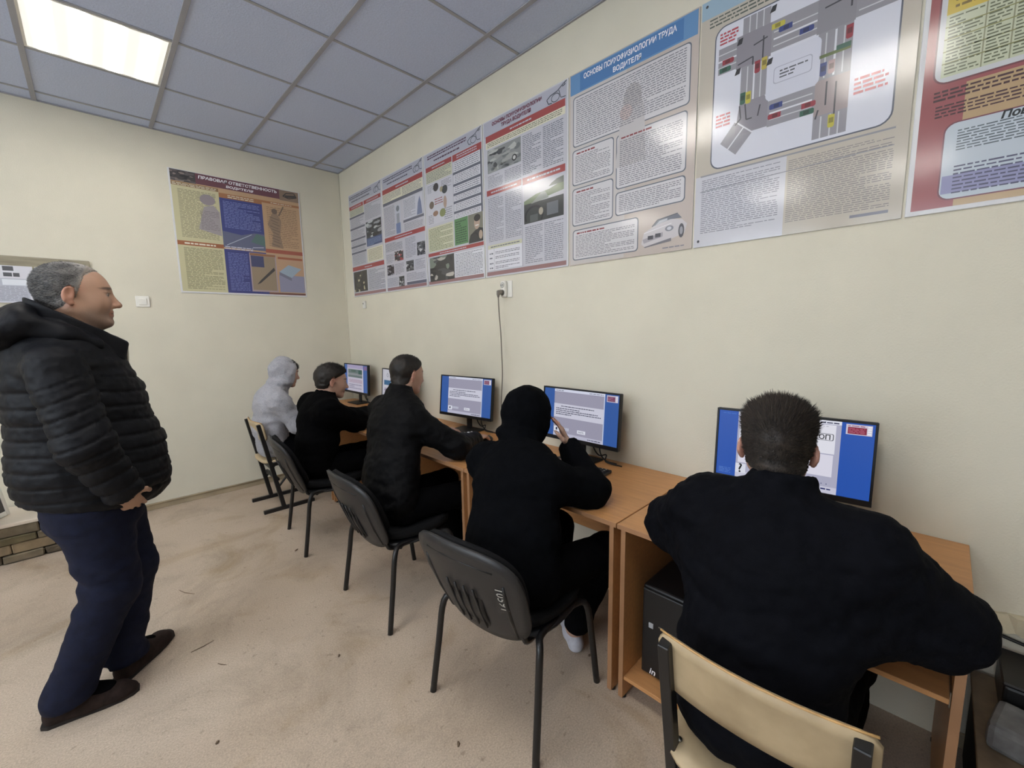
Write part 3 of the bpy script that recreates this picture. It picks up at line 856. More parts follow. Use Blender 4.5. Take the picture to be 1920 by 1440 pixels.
p.rect(0.665, 0.13, 0.988, 0.15, rgb(166, 108, 64), 2); p.text(0.74, 0.134, 0.92, 0.146, 1, CREAM, 3, 0.5, para=0)
p.text(0.05, 0.15, 0.31, 0.54, 34, rgb(146, 140, 112), 3, 0.5)
p.disc(0.25, 0.21, 0.055, 0.045, rgb(150, 140, 146), 4); p.poly([(0.17, 0.46), (0.33, 0.50), (0.33, 0.30), (0.29, 0.25), (0.22, 0.27)], rgb(164, 156, 160), 4)
p.text(0.19, 0.30, 0.32, 0.46, 12, rgb(130, 122, 126), 5, 0.4)
p.rect(0.012, 0.57, 0.335, 0.605, rgb(160, 92, 48), 3); p.text(0.06, 0.578, 0.28, 0.598, 1, rgb(236, 230, 214), 4, 0.7, para=0)
p.text(0.05, 0.62, 0.32, 0.965, 32, rgb(140, 136, 104), 3, 0.5)
p.rect(0.335, 0.17, 0.665, 0.59, rgb(44, 54, 128), 3)
p.text(0.36, 0.19, 0.64, 0.42, 17, rgb(120, 134, 196), 4, 0.45)
p.poly([(0.335, 0.59), (0.665, 0.59), (0.665, 0.44), (0.58, 0.44), (0.48, 0.47), (0.335, 0.45)], rgb(92, 98, 128), 4)
p.poly([(0.55, 0.52), (0.665, 0.55), (0.665, 0.46), (0.60, 0.44)], rgb(78, 110, 108), 5); p.line((0.36, 0.57), (0.56, 0.455), 0.005, rgb(190, 196, 214), 5); p.line((0.56, 0.57), (0.65, 0.56), 0.006, rgb(200, 204, 220), 5)
p.text(0.345, 0.575, 0.56, 0.605, 2, rgb(220, 222, 236), 6, 0.5, para=0)
p.rect(0.335, 0.605, 0.665, 0.985, rgb(38, 46, 122), 3); p.text(0.36, 0.63, 0.51, 0.965, 24, rgb(110, 124, 190), 4, 0.45)
p.text(0.70, 0.175, 0.96, 0.54, 22, rgb(150, 118, 90), 3, 0.4)
p.poly([(0.72, 0.54), (0.82, 0.55), (0.80, 0.42), (0.82, 0.30), (0.78, 0.22), (0.74, 0.24), (0.70, 0.34), (0.74, 0.42)], rgb(150, 124, 100), 4)
p.disc(0.765, 0.215, 0.025, 0.025, rgb(110, 90, 76), 5); p.line((0.80, 0.25), (0.845, 0.16), 0.012, rgb(120, 98, 80), 5)
for k in range(10):
    y = 0.27 + k * 0.027
    p.line((0.72 + 0.01 * (k % 3), y), (0.80 - 0.012 * (k % 2), y + 0.02), 0.006, rgb(112, 92, 78), 6)
p.rect(0.665, 0.565, 0.988, 0.60, rgb(166, 84, 60), 3)
p.rect(0.525, 0.615, 0.745, 0.965, rgb(176, 156, 160), 5); p.rect(0.535, 0.64, 0.735, 0.95, rgb(154, 134, 108), 6)
p.rect(0.535, 0.64, 0.64, 0.74, rgb(54, 60, 104), 7); p.rect(0.53, 0.618, 0.74, 0.638, rgb(150, 100, 60), 7)
p.poly([(0.57, 0.90), (0.60, 0.885), (0.73, 0.76), (0.72, 0.735), (0.60, 0.86)], rgb(50, 42, 40), 8)
p.rect(0.755, 0.615, 0.985, 0.96, rgb(196, 158, 124), 5); p.rect(0.76, 0.63, 0.98, 0.65, rgb(166, 92, 56), 6); p.rect(0.76, 0.80, 0.985, 0.96, rgb(146, 146, 174), 6)
p.poly([(0.765, 0.77), (0.87, 0.82), (0.965, 0.73), (0.85, 0.70)], rgb(160, 178, 196), 7); p.poly([(0.765, 0.77), (0.87, 0.82), (0.87, 0.85), (0.765, 0.80)], rgb(120, 120, 140), 7)
p.rect(0.665, 0.968, 0.988, 0.985, rgb(110, 60, 50), 6)
p.build('printed_sheet', M['print'], e)
lettering('title_lettering', 'ПРАВОВАЯ ОТВЕТСТВЕННОСТЬ', 0.50, 0.032, 0.60, W, H, M['ink_white'], e, 0.003, 0.12, height=0.026)
lettering('title_lettering', 'ВОДИТЕЛЯ', 0.50, 0.072, 0.21, W, H, M['ink_white'], e, 0.003, 0.12, height=0.024)
# ---------------------------------------------------------------- fittings on the walls
sw = empty('light_switch', (-1.628, 0.0, 1.672))
tag(sw, 'white square light switch beside the maroon poster', 'light switch')
box('plate', (-0.042, -0.010, -0.042), (0.042, 0.0, 0.042), M['white_plastic'], sw, 0.004, 2)
box('rocker', (-0.024, -0.017, -0.026), (0.024, -0.009, 0.024), M['white_plastic'], sw, 0.003, 2)

sk = empty('wall_socket', (0.0, -2.424, 1.668))
tag(sk, 'white double wall socket with a grey plug in its lower outlet', 'socket')
box('plate', (-0.006, -0.042, -0.052), (0.0, 0.042, 0.052), M['white_plastic'], sk, 0.002)
bm = bmesh.new()
box_into(bm, (-0.034, -0.005, -0.05), (-0.005, 0.04, 0.052), 0.010, 3)
bm_obj('double_body', bm, M['white_plastic'], sk)
grey_pl = mat('grey_plug_plastic', rgb(120, 114, 106), 0.5, 0.05)
for zz in (0.026, -0.022):
    bm = bmesh.new()
    tube_into(bm, [(-0.0345, 0.018, zz), (-0.0375, 0.018, zz)], [0.019, 0.017], 18)
    ro = bm_obj('outlet_ring', bm, mat('outlet_shade', rgb(196, 194, 186), 0.4) if zz > 0 else grey_pl, sk, True)
    if zz > 0:
        for s in (-1, 1):
            tube('pin_hole', [(-0.0374, 0.018 + s * 0.008, zz), (-0.0385, 0.018 + s * 0.008, zz)], 0.003, M['cable_black'], ro, 8)
plug = empty('power_cord', (-0.045, -2.406, 1.646))
tag(plug, 'grey power cord hanging down the wall from the double socket', 'cord')
tube('plug', [(0.0, 0, 0.002), (-0.022, 0, 0.0), (-0.026, 0.0, -0.012), (-0.024, 0.002, -0.03)], [0.017, 0.016, 0.011, 0.006], grey_pl, plug, 12)
cord = smooth_path([(-0.024, 0.002, -0.03), (-0.018, 0.004, -0.12), (-0.012, -0.002, -0.26), (-0.020, -0.016, -0.40), (-0.012, -0.010, -0.52), (0.0, 0.014, -0.66), (0.010, 0.030, -0.74), (0.018, 0.02, -0.86), (0.02, -0.02, -0.93)], 6)
tube('cable', cord, 0.0035, M['cable_grey'], plug, 8)

th = empty('wall_sensor', (0.0, -0.420, 1.668))
tag(th, 'tiny white plastic box on the wall under the corner poster', 'wall box')
box('housing', (-0.02, -0.026, -0.036), (0.0, 0.026, 0.036), M['white_plastic'], th, 0.006, 2)
tube('push_button', [(-0.0195, 0.008, 0.012), (-0.023, 0.008, 0.012)], 0.006, mat('dark_button', rgb(90, 84, 78), 0.5), th, 10)

# notice board at the left edge: grey wood panel with printed papers
nb_wood = mat('grey_weathered_wood', rgb(150, 142, 122), 0.6, 0.25, 4.0, 0.1, 60, stretch=(1.2, 10, 10))
nb = empty('notice_board', (-2.85, -0.001, 1.64))
nb.rotation_euler = (math.radians(90), 0, 0)
tag(nb, 'grey wooden notice board with white papers behind the standing person', 'notice board')
NW, NH = 0.955, 0.312
bm = bmesh.new(); box_into(bm, (0, 0, 0), (NW, NH, 0.016), 0.012, 3)
bm_obj('panel', bm, nb_wood, nb)
p = Print(NW, NH)
p.layer = 66
p.rect(0.02, 0.21, 0.70, 0.995, rgb(222, 222, 232), 66)
p.rect(0.71, 0.21, 0.97, 0.985, rgb(214, 212, 206), 66)
for x0, y0, x1, y1 in ((0.40, 0.225, 0.44, 0.30), (0.455, 0.225, 0.535, 0.30), (0.56, 0.225, 0.61, 0.32), (0.56, 0.36, 0.60, 0.44), (0.605, 0.36, 0.635, 0.44), (0.39, 0.36, 0.42, 0.44), (0.38, 0.52, 0.42, 0.60), (0.38, 0.68, 0.42, 0.76), (0.38, 0.86, 0.42, 0.94)):
    p.rect(x0, y0, x1, y1, rgb(70, 72, 80), 67)
p.rect(0.47, 0.48, 0.67, 0.97, rgb(190, 194, 208), 67); p.rect(0.55, 0.50, 0.67, 0.62, rgb(236, 240, 248), 68)
p.text(0.48, 0.64, 0.66, 0.95, 10, rgb(150, 152, 166), 68, 0.4); p.text(0.04, 0.28, 0.34, 0.95, 18, rgb(150, 152, 166), 67, 0.4); p.text(0.74, 0.3, 0.94, 0.95, 16, rgb(160, 160, 164), 67, 0.4)
p.build('pinned_paper', M['ink'], nb)

# ---------------------------------------------------------------- stone clad podium by the far wall
pod = empty('podium', (-2.10, -0.41, 0.0))
tag(pod, 'low podium with brown stone cladding and a pale top behind the standing person', 'podium')
stone_cols = [mat('brown_stone_%s' % n, rgb(*c), 0.85, 0.35, 9.0, 0.8, 40) for n, c in (('grey', (116, 104, 84)), ('tan', (134, 116, 90)), ('dark', (92, 80, 64)), ('olive', (108, 98, 72)))]
mortar = mat('dark_mortar', rgb(52, 44, 34), 0.95, 0.2, 30)
PL = 1.75
box('core', (-PL, 0.022, 0.0), (0.0, 0.395, 0.235), mortar, pod, 0)
box('top_slab', (-PL - 0.005, -0.012, 0.236), (0.012, 0.395, 0.258), mat('pale_laminate_top', rgb(216, 204, 188), 0.5, 0.05, 5), pod, 0.003)
rs = random.Random(5)
rows = [(0.004, 0.052), (0.056, 0.118), (0.122, 0.168), (0.172, 0.232)]
for r0, r1 in rows:
    x = 0.0
    while x > -PL + 0.03:
        w = rs.uniform(0.10, 0.26)
        x2 = max(-PL, x - w)
        bm = bmesh.new()
        box_into(bm, (x2 + 0.003, -rs.uniform(0.0, 0.009), r0), (x - 0.003, 0.024, r1), 0.006, 1)
        for v in bm.verts:
            v.co += Vector((rs.uniform(-1, 1), rs.uniform(-1, 1), rs.uniform(-1, 1))) * 0.003
        bm_obj('stone', bm, rs.choice(stone_cols), pod)
        x = x2
wf = empty('white_frame', (-2.44, -0.20, 0.262))
wf.rotation_euler = (math.radians(-8), 0, math.radians(62))
tag(wf, 'white framed panel standing on the podium at the left edge', 'framed panel')
box('backing', (-0.50, 0.004, 0.02), (-0.02, 0.012, 0.62), mat('dark_panel', rgb(60, 58, 60), 0.4, 0.05), wf, 0.001)
for lo, hi in (((-0.025, 0, 0.0), (0.0, 0.02, 0.64)), ((-0.52, 0, 0.0), (-0.495, 0.02, 0.64)), ((-0.495, 0, 0.0), (-0.025, 0.02, 0.03)), ((-0.495, 0, 0.61), (-0.025, 0.02, 0.64))):
    box('frame_bar', lo, hi, M['white_plastic'], wf, 0.003)

# ---------------------------------------------------------------- desks
DESK_Z, DX0, DX1 = 0.705, -0.645, -0.004
desk_words = ['beech laminate desk by the room corner, first in the row', 'beech laminate desk second from the room corner', 'beech laminate desk in the middle of the row',
              'beech laminate desk fourth from the corner, under the sitter with the black hood', 'beech laminate desk nearest the camera with a computer tower on its shelf']
desk_y1 = [-0.045 - 0.8988 * k for k in range(5)]
def make_desk(k):
    y1 = desk_y1[k]; y0 = y1 - 0.894
    d = empty('computer_desk', ((DX0 + DX1) / 2, (y0 + y1) / 2, 0))
    tag(d, desk_words[k], 'desk', 'row of computer desks')
    hx, hy = (DX1 - DX0) / 2, (y1 - y0) / 2
    top = box('tabletop', (-hx, -hy, DESK_Z - 0.018), (hx, hy, DESK_Z), M['desk_wood'], d, 0.0015)
    box('edge_band', (-hx - 0.0012, -hy, DESK_Z - 0.0178), (-hx + 0.0005, hy, DESK_Z - 0.0006), M['desk_edge'], top, 0)
    for s in (-1, 1):
        yy = s * (hy - 0.022)
        sp = box('side_panel', (-hx + 0.006, yy - 0.009, 0.012), (hx - 0.01, yy + 0.009, DESK_Z - 0.018), M['desk_wood'], d, 0.001)
        box('edge_band', (-hx + 0.0048, yy - 0.009, 0.012), (-hx + 0.0065, yy + 0.009, DESK_Z - 0.0185), M['desk_edge'], sp, 0)
        for fx in (-hx + 0.03, hx - 0.04):
            tube('foot_glide', [(fx, yy, 0.0), (fx, yy, 0.0125)], 0.011, M['black_plastic'], sp, 8)
    box('modesty_panel', (hx - 0.06, -hy + 0.032, 0.30), (hx - 0.045, hy - 0.032, DESK_Z - 0.019), M['desk_wood'], d, 0.001)
    if k == 4:
        box('tower_shelf', (-hx + 0.012, hy - 0.29, 0.085), (hx - 0.05, hy - 0.0315, 0.101), M['desk_wood'], d, 0.001)
        box('shelf_divider', (-hx + 0.05, hy - 0.306, 0.012), (hx - 0.07, hy - 0.2905, 0.30), M['desk_wood'], d, 0.001)
        box('keyboard_shelf', (-hx + 0.012, -hy + 0.034, 0.548), (-hx + 0.35, hy - 0.31, 0.562), M['desk_wood'], d, 0.001)
        box('shelf_slide', (-hx + 0.02, -hy + 0.0312, 0.535), (-hx + 0.36, -hy + 0.0345, 0.575), M['steel'], d, 0.001)
    return d
for k in range(5):
    make_desk(k)

pc = empty('computer_tower', (-0.36, -3.79, 0.1015))
tag(pc, 'black computer tower on the low shelf of the nearest desk', 'computer')
bm = bmesh.new(); box_into(bm, (-0.20, -0.085, 0.003), (0.19, 0.085, 0.36), 0.008, 2)
bm_obj('case', bm, M['black_plastic'], pc)
fp = box('front_panel', (-0.212, -0.08, 0.012), (-0.199, 0.08, 0.352), M['black_plastic'], pc, 0.005, 2)
box('power_button', (-0.2155, 0.035, 0.205), (-0.2115, 0.053, 0.225), mat('silver_badge', rgb(170, 172, 176), 0.35, 0.05), fp, 0.001)
box('indicator', (-0.2145, -0.005, 0.222), (-0.2118, 0.015, 0.225), M['steel'], fp, 0)
bg_me = text_mesh('in', 0.035, 0.0005, 0.2)
bd = mesh_obj('badge', bg_me, M['ink_white'], fp)
bd.rotation_euler = (math.radians(90), 0, math.radians(-90)); bd.location = (-0.2128, 0.035, 0.03)
for fx in (-0.17, 0.16):
    for fy in (-0.06, 0.06):
        tube('foot', [(fx, fy, 0.0), (fx, fy, 0.004)], 0.012, M['black_plastic'], pc, 8)

# ---------------------------------------------------------------- monitors
def screen_test(p, x0=0.15, x1=0.83):
    p.rect(0, 0, 1, 1, rgb(52, 92, 164), 0)
    p.rect(x0, 0.0, x1, 1.0, rgb(158, 156, 176), 1)
    p.rect(x0, 0.0, x1, 0.055, rgb(216, 220, 238), 2)
    p.text(x0 + 0.02, 0.02, x0 + 0.15, 0.045, 1, rgb(110, 112, 130), 3, 0.6); p.text(x1 - 0.2, 0.02, x1 - 0.02, 0.045, 1, rgb(110, 112, 130), 3, 0.6)
    p.rect(x0, 0.31, x1 - 0.01, 0.60, rgb(208, 208, 224), 2)
    for y, a, b_ in ((0.36, 0.10, 0.55), (0.41, 0.03, 0.36), (0.45, 0.03, 0.60), (0.49, 0.03, 0.64), (0.53, 0.03, 0.25)):
        p.text(x0 + a, y - 0.012, x0 + b_, y + 0.012, 1, rgb(70, 72, 92), 3, 0.8, para=0)
    p.rect(x0 + 0.01, 0.80, x0 + 0.09, 0.91, rgb(228, 230, 242), 2); p.rect(x0 + 0.035, 0.825, x0 + 0.06, 0.88, rgb(40, 46, 70), 3)
    for i in range(5):
        p.rect(x0 + 0.10 + i * 0.026, 0.81, x0 + 0.118 + i * 0.026, 0.87, rgb(196, 200, 216), 2)
    p.rect(x0 + 0.34, 0.81, x0 + 0.45, 0.88, rgb(226, 228, 240), 2); p.text(x0 + 0.355, 0.825, x0 + 0.435, 0.865, 2, rgb(110, 110, 130), 3)
    p.rect(x0, 0.93, x1, 1.0, rgb(190, 190, 210), 2); p.text(x1 - 0.2, 0.95, x1 - 0.03, 0.985, 1, rgb(90, 92, 110), 3, 0.6)
    p.rect(x1 - 0.012, 0.05, x1, 1.0, rgb(196, 206, 232), 2)
    p.rect(x1 + 0.02, 0.02, 0.985, 0.15, rgb(196, 186, 204), 2); p.rect(x1 + 0.03, 0.045, 0.95, 0.135, rgb(120, 66, 96), 3)
    for i in range(4):
        p.rect(0.957, 0.03 + i * 0.03, 0.98, 0.05 + i * 0.03, rgb(226, 226, 236), 3)
    p.text(x1 + 0.035, 0.06, 0.94, 0.12, 3, rgb(170, 120, 140), 4, 0.5)
def screen_photo(p):
    p.rect(0, 0, 1, 1, rgb(62, 96, 158), 0)
    p.rect(0.12, 0, 0.82, 1, rgb(186, 182, 198), 1); p.rect(0.12, 0.0, 0.82, 0.14, rgb(160, 152, 184), 2)
    p.rect(0.16, 0.17, 0.78, 0.48, rgb(96, 112, 112), 2); p.rect(0.16, 0.32, 0.78, 0.40, rgb(132, 136, 140), 3); p.rect(0.62, 0.19, 0.78, 0.34, rgb(52, 84, 78), 4); p.rect(0.3, 0.2, 0.5, 0.27, rgb(70, 92, 84), 3)
    p.text(0.2, 0.55, 0.78, 0.68, 3, rgb(150, 110, 130), 2, 0.5); p.text(0.2, 0.72, 0.75, 0.92, 3, rgb(120, 116, 140), 2, 0.5)
    p.rect(0.85, 0.03, 0.98, 0.17, rgb(120, 96, 140), 2)
    p.rect(0.78, 0.14, 0.82, 1.0, rgb(198, 194, 210), 2)
def screen_pictures(p):
    p.rect(0, 0, 1, 1, rgb(190, 190, 200), 0)
    p.path([(0.18, 0.12), (0.15, 0.2), (0.19, 0.26), (0.22, 0.2), (0.18, 0.12)], 0.004, rgb(90, 100, 110), 2)
    p.rect(0.06, 0.36, 0.30, 0.52, rgb(52, 96, 134), 2); p.rect(0.36, 0.36, 0.60, 0.52, rgb(84, 110, 120), 2)
    p.photo(0.06, 0.62, 0.34, 0.74, [rgb(170, 166, 184), rgb(60, 64, 90), rgb(130, 110, 150), rgb(200, 200, 210)], 2, 4, 14)
    p.text(0.05, 0.78, 0.6, 0.92, 4, rgb(120, 120, 140), 2, 0.4)
def screen_stop(p):
    p.rect(0, 0, 1, 1, rgb(40, 86, 178), 0)
    p.rect(0.145, 0.0, 0.815, 1.0, rgb(178, 178, 200), 1)
    p.rect(0.145, 0.0, 0.815, 0.05, rgb(232, 234, 246), 2); p.text(0.16, 0.02, 0.30, 0.042, 1, rgb(60, 62, 90), 3, 0.8); p.text(0.62, 0.02, 0.80, 0.042, 1, rgb(60, 62, 90), 3, 0.8)
    p.rect(0.16, 0.06, 0.785, 0.455, rgb(232, 232, 242), 2); p.rect(0.16, 0.47, 0.78, 0.77, rgb(226, 224, 238), 2)
    p.text(0.66, 0.075, 0.75, 0.09, 1, rgb(150, 150, 170), 3)
    p.rrect(0.600, 0.18, 0.775, 0.275, rgb(60, 64, 70), 3, 0.012); p.rrect(0.605, 0.186, 0.770, 0.269, rgb(230, 230, 240), 4, 0.010)
    p.rect(0.145, 0.79, 0.22, 0.93, rgb(226, 228, 240), 3)
    for i in range(11):
        p.rect(0.45 + i * 0.03, 0.865, 0.456 + i * 0.03, 0.88, rgb(90, 92, 130), 3)
    p.rect(0.145, 0.91, 0.815, 1.0, rgb(206, 206, 224), 2); p.text(0.58, 0.925, 0.66, 0.95, 1, rgb(50, 56, 110), 3, 0.9); p.text(0.70, 0.93, 0.78, 0.955, 1, rgb(50, 56, 110), 3, 0.9)
    p.rect(0.84, 0.02, 0.985, 0.155, rgb(214, 206, 222), 2); p.rect(0.85, 0.055, 0.955, 0.145, rgb(134, 34, 62), 3); p.text(0.855, 0.065, 0.945, 0.135, 4, rgb(200, 120, 140), 4, 0.4); p.text(0.85, 0.03, 0.95, 0.05, 1, rgb(150, 40, 70), 3, 0.5)
    for i in range(4):
        p.rect(0.96, 0.03 + i * 0.03, 0.98, 0.05 + i * 0.03, rgb(240, 240, 248), 3)
    p.text(0.03, 0.03, 0.13, 0.05, 1, rgb(70, 116, 200), 2, 0.6); p.text(0.02, 0.88, 0.11, 0.97, 4, rgb(96, 136, 210), 2, 0.4)

MW, MH = 0.50, 0.290
mon_specs = [(-0.121, -0.364, 0.948, 0.02, 0.046, screen_photo, 'monitor on the corner desk showing a street photo question'),
             (-0.130, -1.167, 0.941, 0.0, 0.08, screen_pictures, 'monitor with a pale page, mostly hidden behind the sitter in the zip jacket'),
             (-0.119, -2.095, 0.946, 0.129, 0.107, screen_test, 'monitor in the middle with a grey test page and two blue side strips'),
             (-0.130, -3.082, 0.945, 0.002, 0.074, screen_test, 'monitor beside the black hooded head with a blue right strip'),
             (-0.136, -4.047, 0.941, 0.094, 0.058, screen_stop, 'monitor nearest the camera with bright blue sides partly behind the sitter in the blue-black jacket')]
cables = [[(-0.005, -0.03, -0.12), (-0.02, -0.06, -0.17), (-0.03, -0.13, -0.20), (-0.05, -0.20, -0.235)],
          [(-0.005, -0.03, -0.12), (-0.02, -0.05, -0.18), (-0.03, -0.10, -0.22), (-0.05, -0.2, -0.235)]]
for k, (mx, my, mz, yaw, tilt, fn, words) in enumerate(mon_specs):
    # local axes: x to the right of the screen, y up the screen, z out of the screen
    m = empty('monitor', (mx, my, DESK_Z))
    m.rotation_euler = (0, 0, yaw - math.radians(90))
    tag(m, words, 'monitor', 'desk monitors')
    # in this local frame: x = right as seen by the sitter, -y = toward the sitter
    hz = mz - DESK_Z
    tl = Matrix.Translation((0, 0, hz)) @ Matrix.Rotation(-tilt, 4, 'X')
    def at(lo, hi):
        return lo, hi
    sh = bmesh.new(); box_into(sh, (-MW / 2, 0.002, -MH / 2), (MW / 2, 0.022, MH / 2), 0.003, 1, tl); box_into(sh, (-0.14, 0.02, -0.10), (0.14, 0.045, 0.08), 0.012, 2, tl)
    bm_obj('shell', sh, M['black_plastic'], m)
    bz = bmesh.new()
    bt, bs, bb = 0.008, 0.008, 0.020
    for lo, hi in (((-MW / 2, -0.004, MH / 2 - bt), (MW / 2, 0.003, MH / 2)), ((-MW / 2, -0.004, -MH / 2), (MW / 2, 0.003, -MH / 2 + bb)),
                   ((-MW / 2, -0.004, -MH / 2 + bb), (-MW / 2 + bs, 0.003, MH / 2 - bt)), ((MW / 2 - bs, -0.004, -MH / 2 + bb), (MW / 2, 0.003, MH / 2 - bt))):
        box_into(bz, lo, hi, 0.001, 1, tl)
    bm_obj('bezel', bz, M['black_plastic'], m)
    SW, SH = MW - 2 * bs, MH - bt - bb
    p = Print(SW, SH, 1.0)
    fn(p)
    so = p.build('screen', M['screen'], m)
    so.matrix_local = tl @ Matrix.Translation((-SW / 2, 0.0008, -MH / 2 + bb)) @ Matrix.Rotation(math.radians(90), 4, 'X')
    if fn is screen_stop:
        lettering('screen_lettering', 'СТОП', 0.6875, 0.228, 0.135, SW, SH, M['ink_black'], so, 0.0015, layer=7)
        lettering('screen_lettering', '?', 0.182, 0.855, 0.026, SW, SH, M['ink_black'], so, 0.0015, layer=7)
    st = bmesh.new()
    box_into(st, (-0.022, 0.030, 0.006), (0.022, 0.044, hz - 0.04), 0.003)
    bm_obj('stand_column', st, M['black_plastic'], m)
    bs_ = bmesh.new(); box_into(bs_, (-0.105, -0.055, 0.0), (0.105, 0.085, 0.009), 0.004, 2)
    bm_obj('stand_base', bs_, M['black_plastic'], m)
    tube('signal_cable', smooth_path([(0.05, 0.05, hz - 0.10), (0.06, 0.055, hz - 0.17), (0.10, 0.05, hz - 0.205), (0.15, 0.04, hz - 0.19), (0.155, 0.03, hz - 0.225), (0.24, 0.045, 0.006)], 5), 0.0035, M['cable_black'], m, 8)
    tube('power_cable', smooth_path([(0.10, 0.05, hz - 0.10), (0.105, 0.05, hz - 0.185), (0.14, 0.05, hz - 0.225), (0.20, 0.06, 0.006)], 5), 0.0035, M['cable_black'], m, 8)

# ---------------------------------------------------------------- keyboards and mouse
key_mat = mat('black_keys', rgb(30, 30, 33), 0.4, 0.1)
def make_keyboard(loc, rz, words):
    k = empty('keyboard', loc, rz)
    tag(k, words, 'keyboard', 'keyboards on the desks')
    bm = bmesh.new(); box_into(bm, (-0.065, -0.215, 0.0), (0.065, 0.215, 0.016), 0.005, 2)
    bm_obj('body', bm, M['black_plastic'], k)
    bm = bmesh.new()
    for i in range(5):
        for j in range(20):
            if j in (14, 18) and i % 2: continue
            box_into(bm, (-0.052 + i * 0.0205, -0.205 + j * 0.0205, 0.0155), (-0.052 + i * 0.0205 + 0.017, -0.205 + j * 0.0205 + 0.017, 0.022), 0.002)
    o = bm_obj('keys', bm, key_mat, k)
    o['kind'] = 'stuff'
    lo = bmesh.new()
    rr = random.Random(4)
    for i in range(5):
        for j in range(0, 20):
            if rr.random() < 0.5:
                x, y = -0.052 + i * 0.0205 + 0.006, -0.205 + j * 0.0205 + 0.005
                box_into(lo, (x, y, 0.0219), (x + 0.004, y + 0.005, 0.0223))
    oo = bm_obj('key_print', lo, M['ink_white'], k)
    oo['kind'] = 'stuff'
make_keyboard((-0.268, -2.10, DESK_Z), math.radians(6), 'black keyboard in front of the middle monitor')
make_keyboard((-0.268, -3.12, DESK_Z), math.radians(4), 'black keyboard beside the elbow of the sitter with the black hood')
ms = empty('computer_mouse', (-0.205, -2.415, DESK_Z), math.radians(0))
tag(ms, 'black computer mouse under the hand of the sitter in the zip jacket', 'mouse')
bm = bmesh.new(); bmesh.ops.create_uvsphere(bm, u_segments=16, v_segments=10, radius=1.0)
for v in bm.verts: v.co = Vector((v.co.x * 0.05, v.co.y * 0.03, max(0.0, v.co.z * 0.030 + 0.004)))
bm_obj('shell', bm, M['black_plastic'], ms, True)
tube('wheel', [(0.022, -0.003, 0.029), (0.022, 0.003, 0.029)], 0.008, M['cable_grey'], ms, 10)

# ---------------------------------------------------------------- clutter beyond the end of the desks
lump = mat('rough_plaster', rgb(206, 196, 168), 0.9, 0.12, 18, 0.9, 30)
bm = bmesh.new()
box_into(bm, (-0.022, -5.6, 0.462), (-0.0005, -4.57, 0.516))
bmesh.ops.subdivide_edges(bm, edges=[e_ for e_ in bm.edges if abs(e_.verts[0].co.y - e_.verts[1].co.y) > 0.5], cuts=50)
rr = random.Random(8)
for v in bm.verts:
    if v.co.x < -0.01:
        v.co.x += rr.uniform(-0.006, 0.008)
    v.co.z += rr.uniform(-0.006, 0.006)
tr = structure(bm_obj('trim_2', bm, lump))
lc = tube('loose_cable', smooth_path([(-0.012, -4.59, 0.452), (-0.014, -4.63, 0.442), (-0.014, -4.72, 0.432), (-0.014, -4.85, 0.436), (-0.014, -5.0, 0.43), (-0.014, -5.1, 0.428)], 5), 0.005, M['cable_black'])
tag(lc, 'black cable sagging along the wall past the desk end', 'cable')
shelf_wood = mat('dark_dusty_shelf', rgb(112, 96, 76), 0.7, 0.3, 14, 0.2, 50)
sh = empty('side_shelf', (-0.29, -4.86, 0.0))
tag(sh, 'dark low shelf unit past the end of the desks', 'shelf')
dark_side = mat('black_shelf_side', rgb(24, 21, 20), 0.7, 0.2, 20)
box('shelf_board', (-0.26, -0.29, 0.29), (0.26, 0.29, 0.306), shelf_wood, sh, 0.002)
for s in (-1, 1):
    box('side_panel', (-0.24, s * 0.275 - 0.008, 0.0), (0.25, s * 0.275 + 0.008, 0.29), dark_side, sh, 0.001)
box('back_panel', (0.235, -0.267, 0.0), (0.25, 0.267, 0.29), dark_side, sh, 0.001)
dv = empty('dusty_device', (-0.33, -4.68, 0.3065))
dv.rotation_euler = (0, 0, math.radians(-12))
tag(dv, 'dusty grey metal device with a ringed slot on the dark side shelf', 'device')
dust = mat('dusty_grey_metal', rgb(104, 104, 104), 0.8, 0.35, 22, 0.4, 60)
bm = bmesh.new(); box_into(bm, (-0.07, -0.11, 0.0), (0.07, 0.085, 0.075), 0.016, 2)
bm_obj('casing', bm, dust, dv)
ring = [(0.022 * math.cos(a) * 0.8, -0.03 + 0.034 * math.sin(a), 0.0765) for a in np.linspace(0, 6.2832, 19)]
tube('slot_ring', ring, 0.0035, mat('pale_ring', rgb(160, 140, 124), 0.5, 0.1), dv, 8)
tube('slot', [(0.0, -0.03, 0.0745), (0.0, -0.03, 0.0758)], 0.018, mat('brown_slot', rgb(92, 64, 50), 0.6, 0.1), dv, 14)
bc = empty('black_case', (-0.135, -4.88, 0.3065))
tag(bc, 'black plastic case at the wall on the dark side shelf', 'case')
bm = bmesh.new(); box_into(bm, (-0.09, -0.26, 0.0), (0.10, 0.26, 0.10), 0.008, 2)
bm_obj('body', bm, M['black_plastic'], bc)
box('lid', (-0.094, -0.264, 0.10), (0.100, 0.264, 0.110), M['black_plastic'], bc, 0.004)

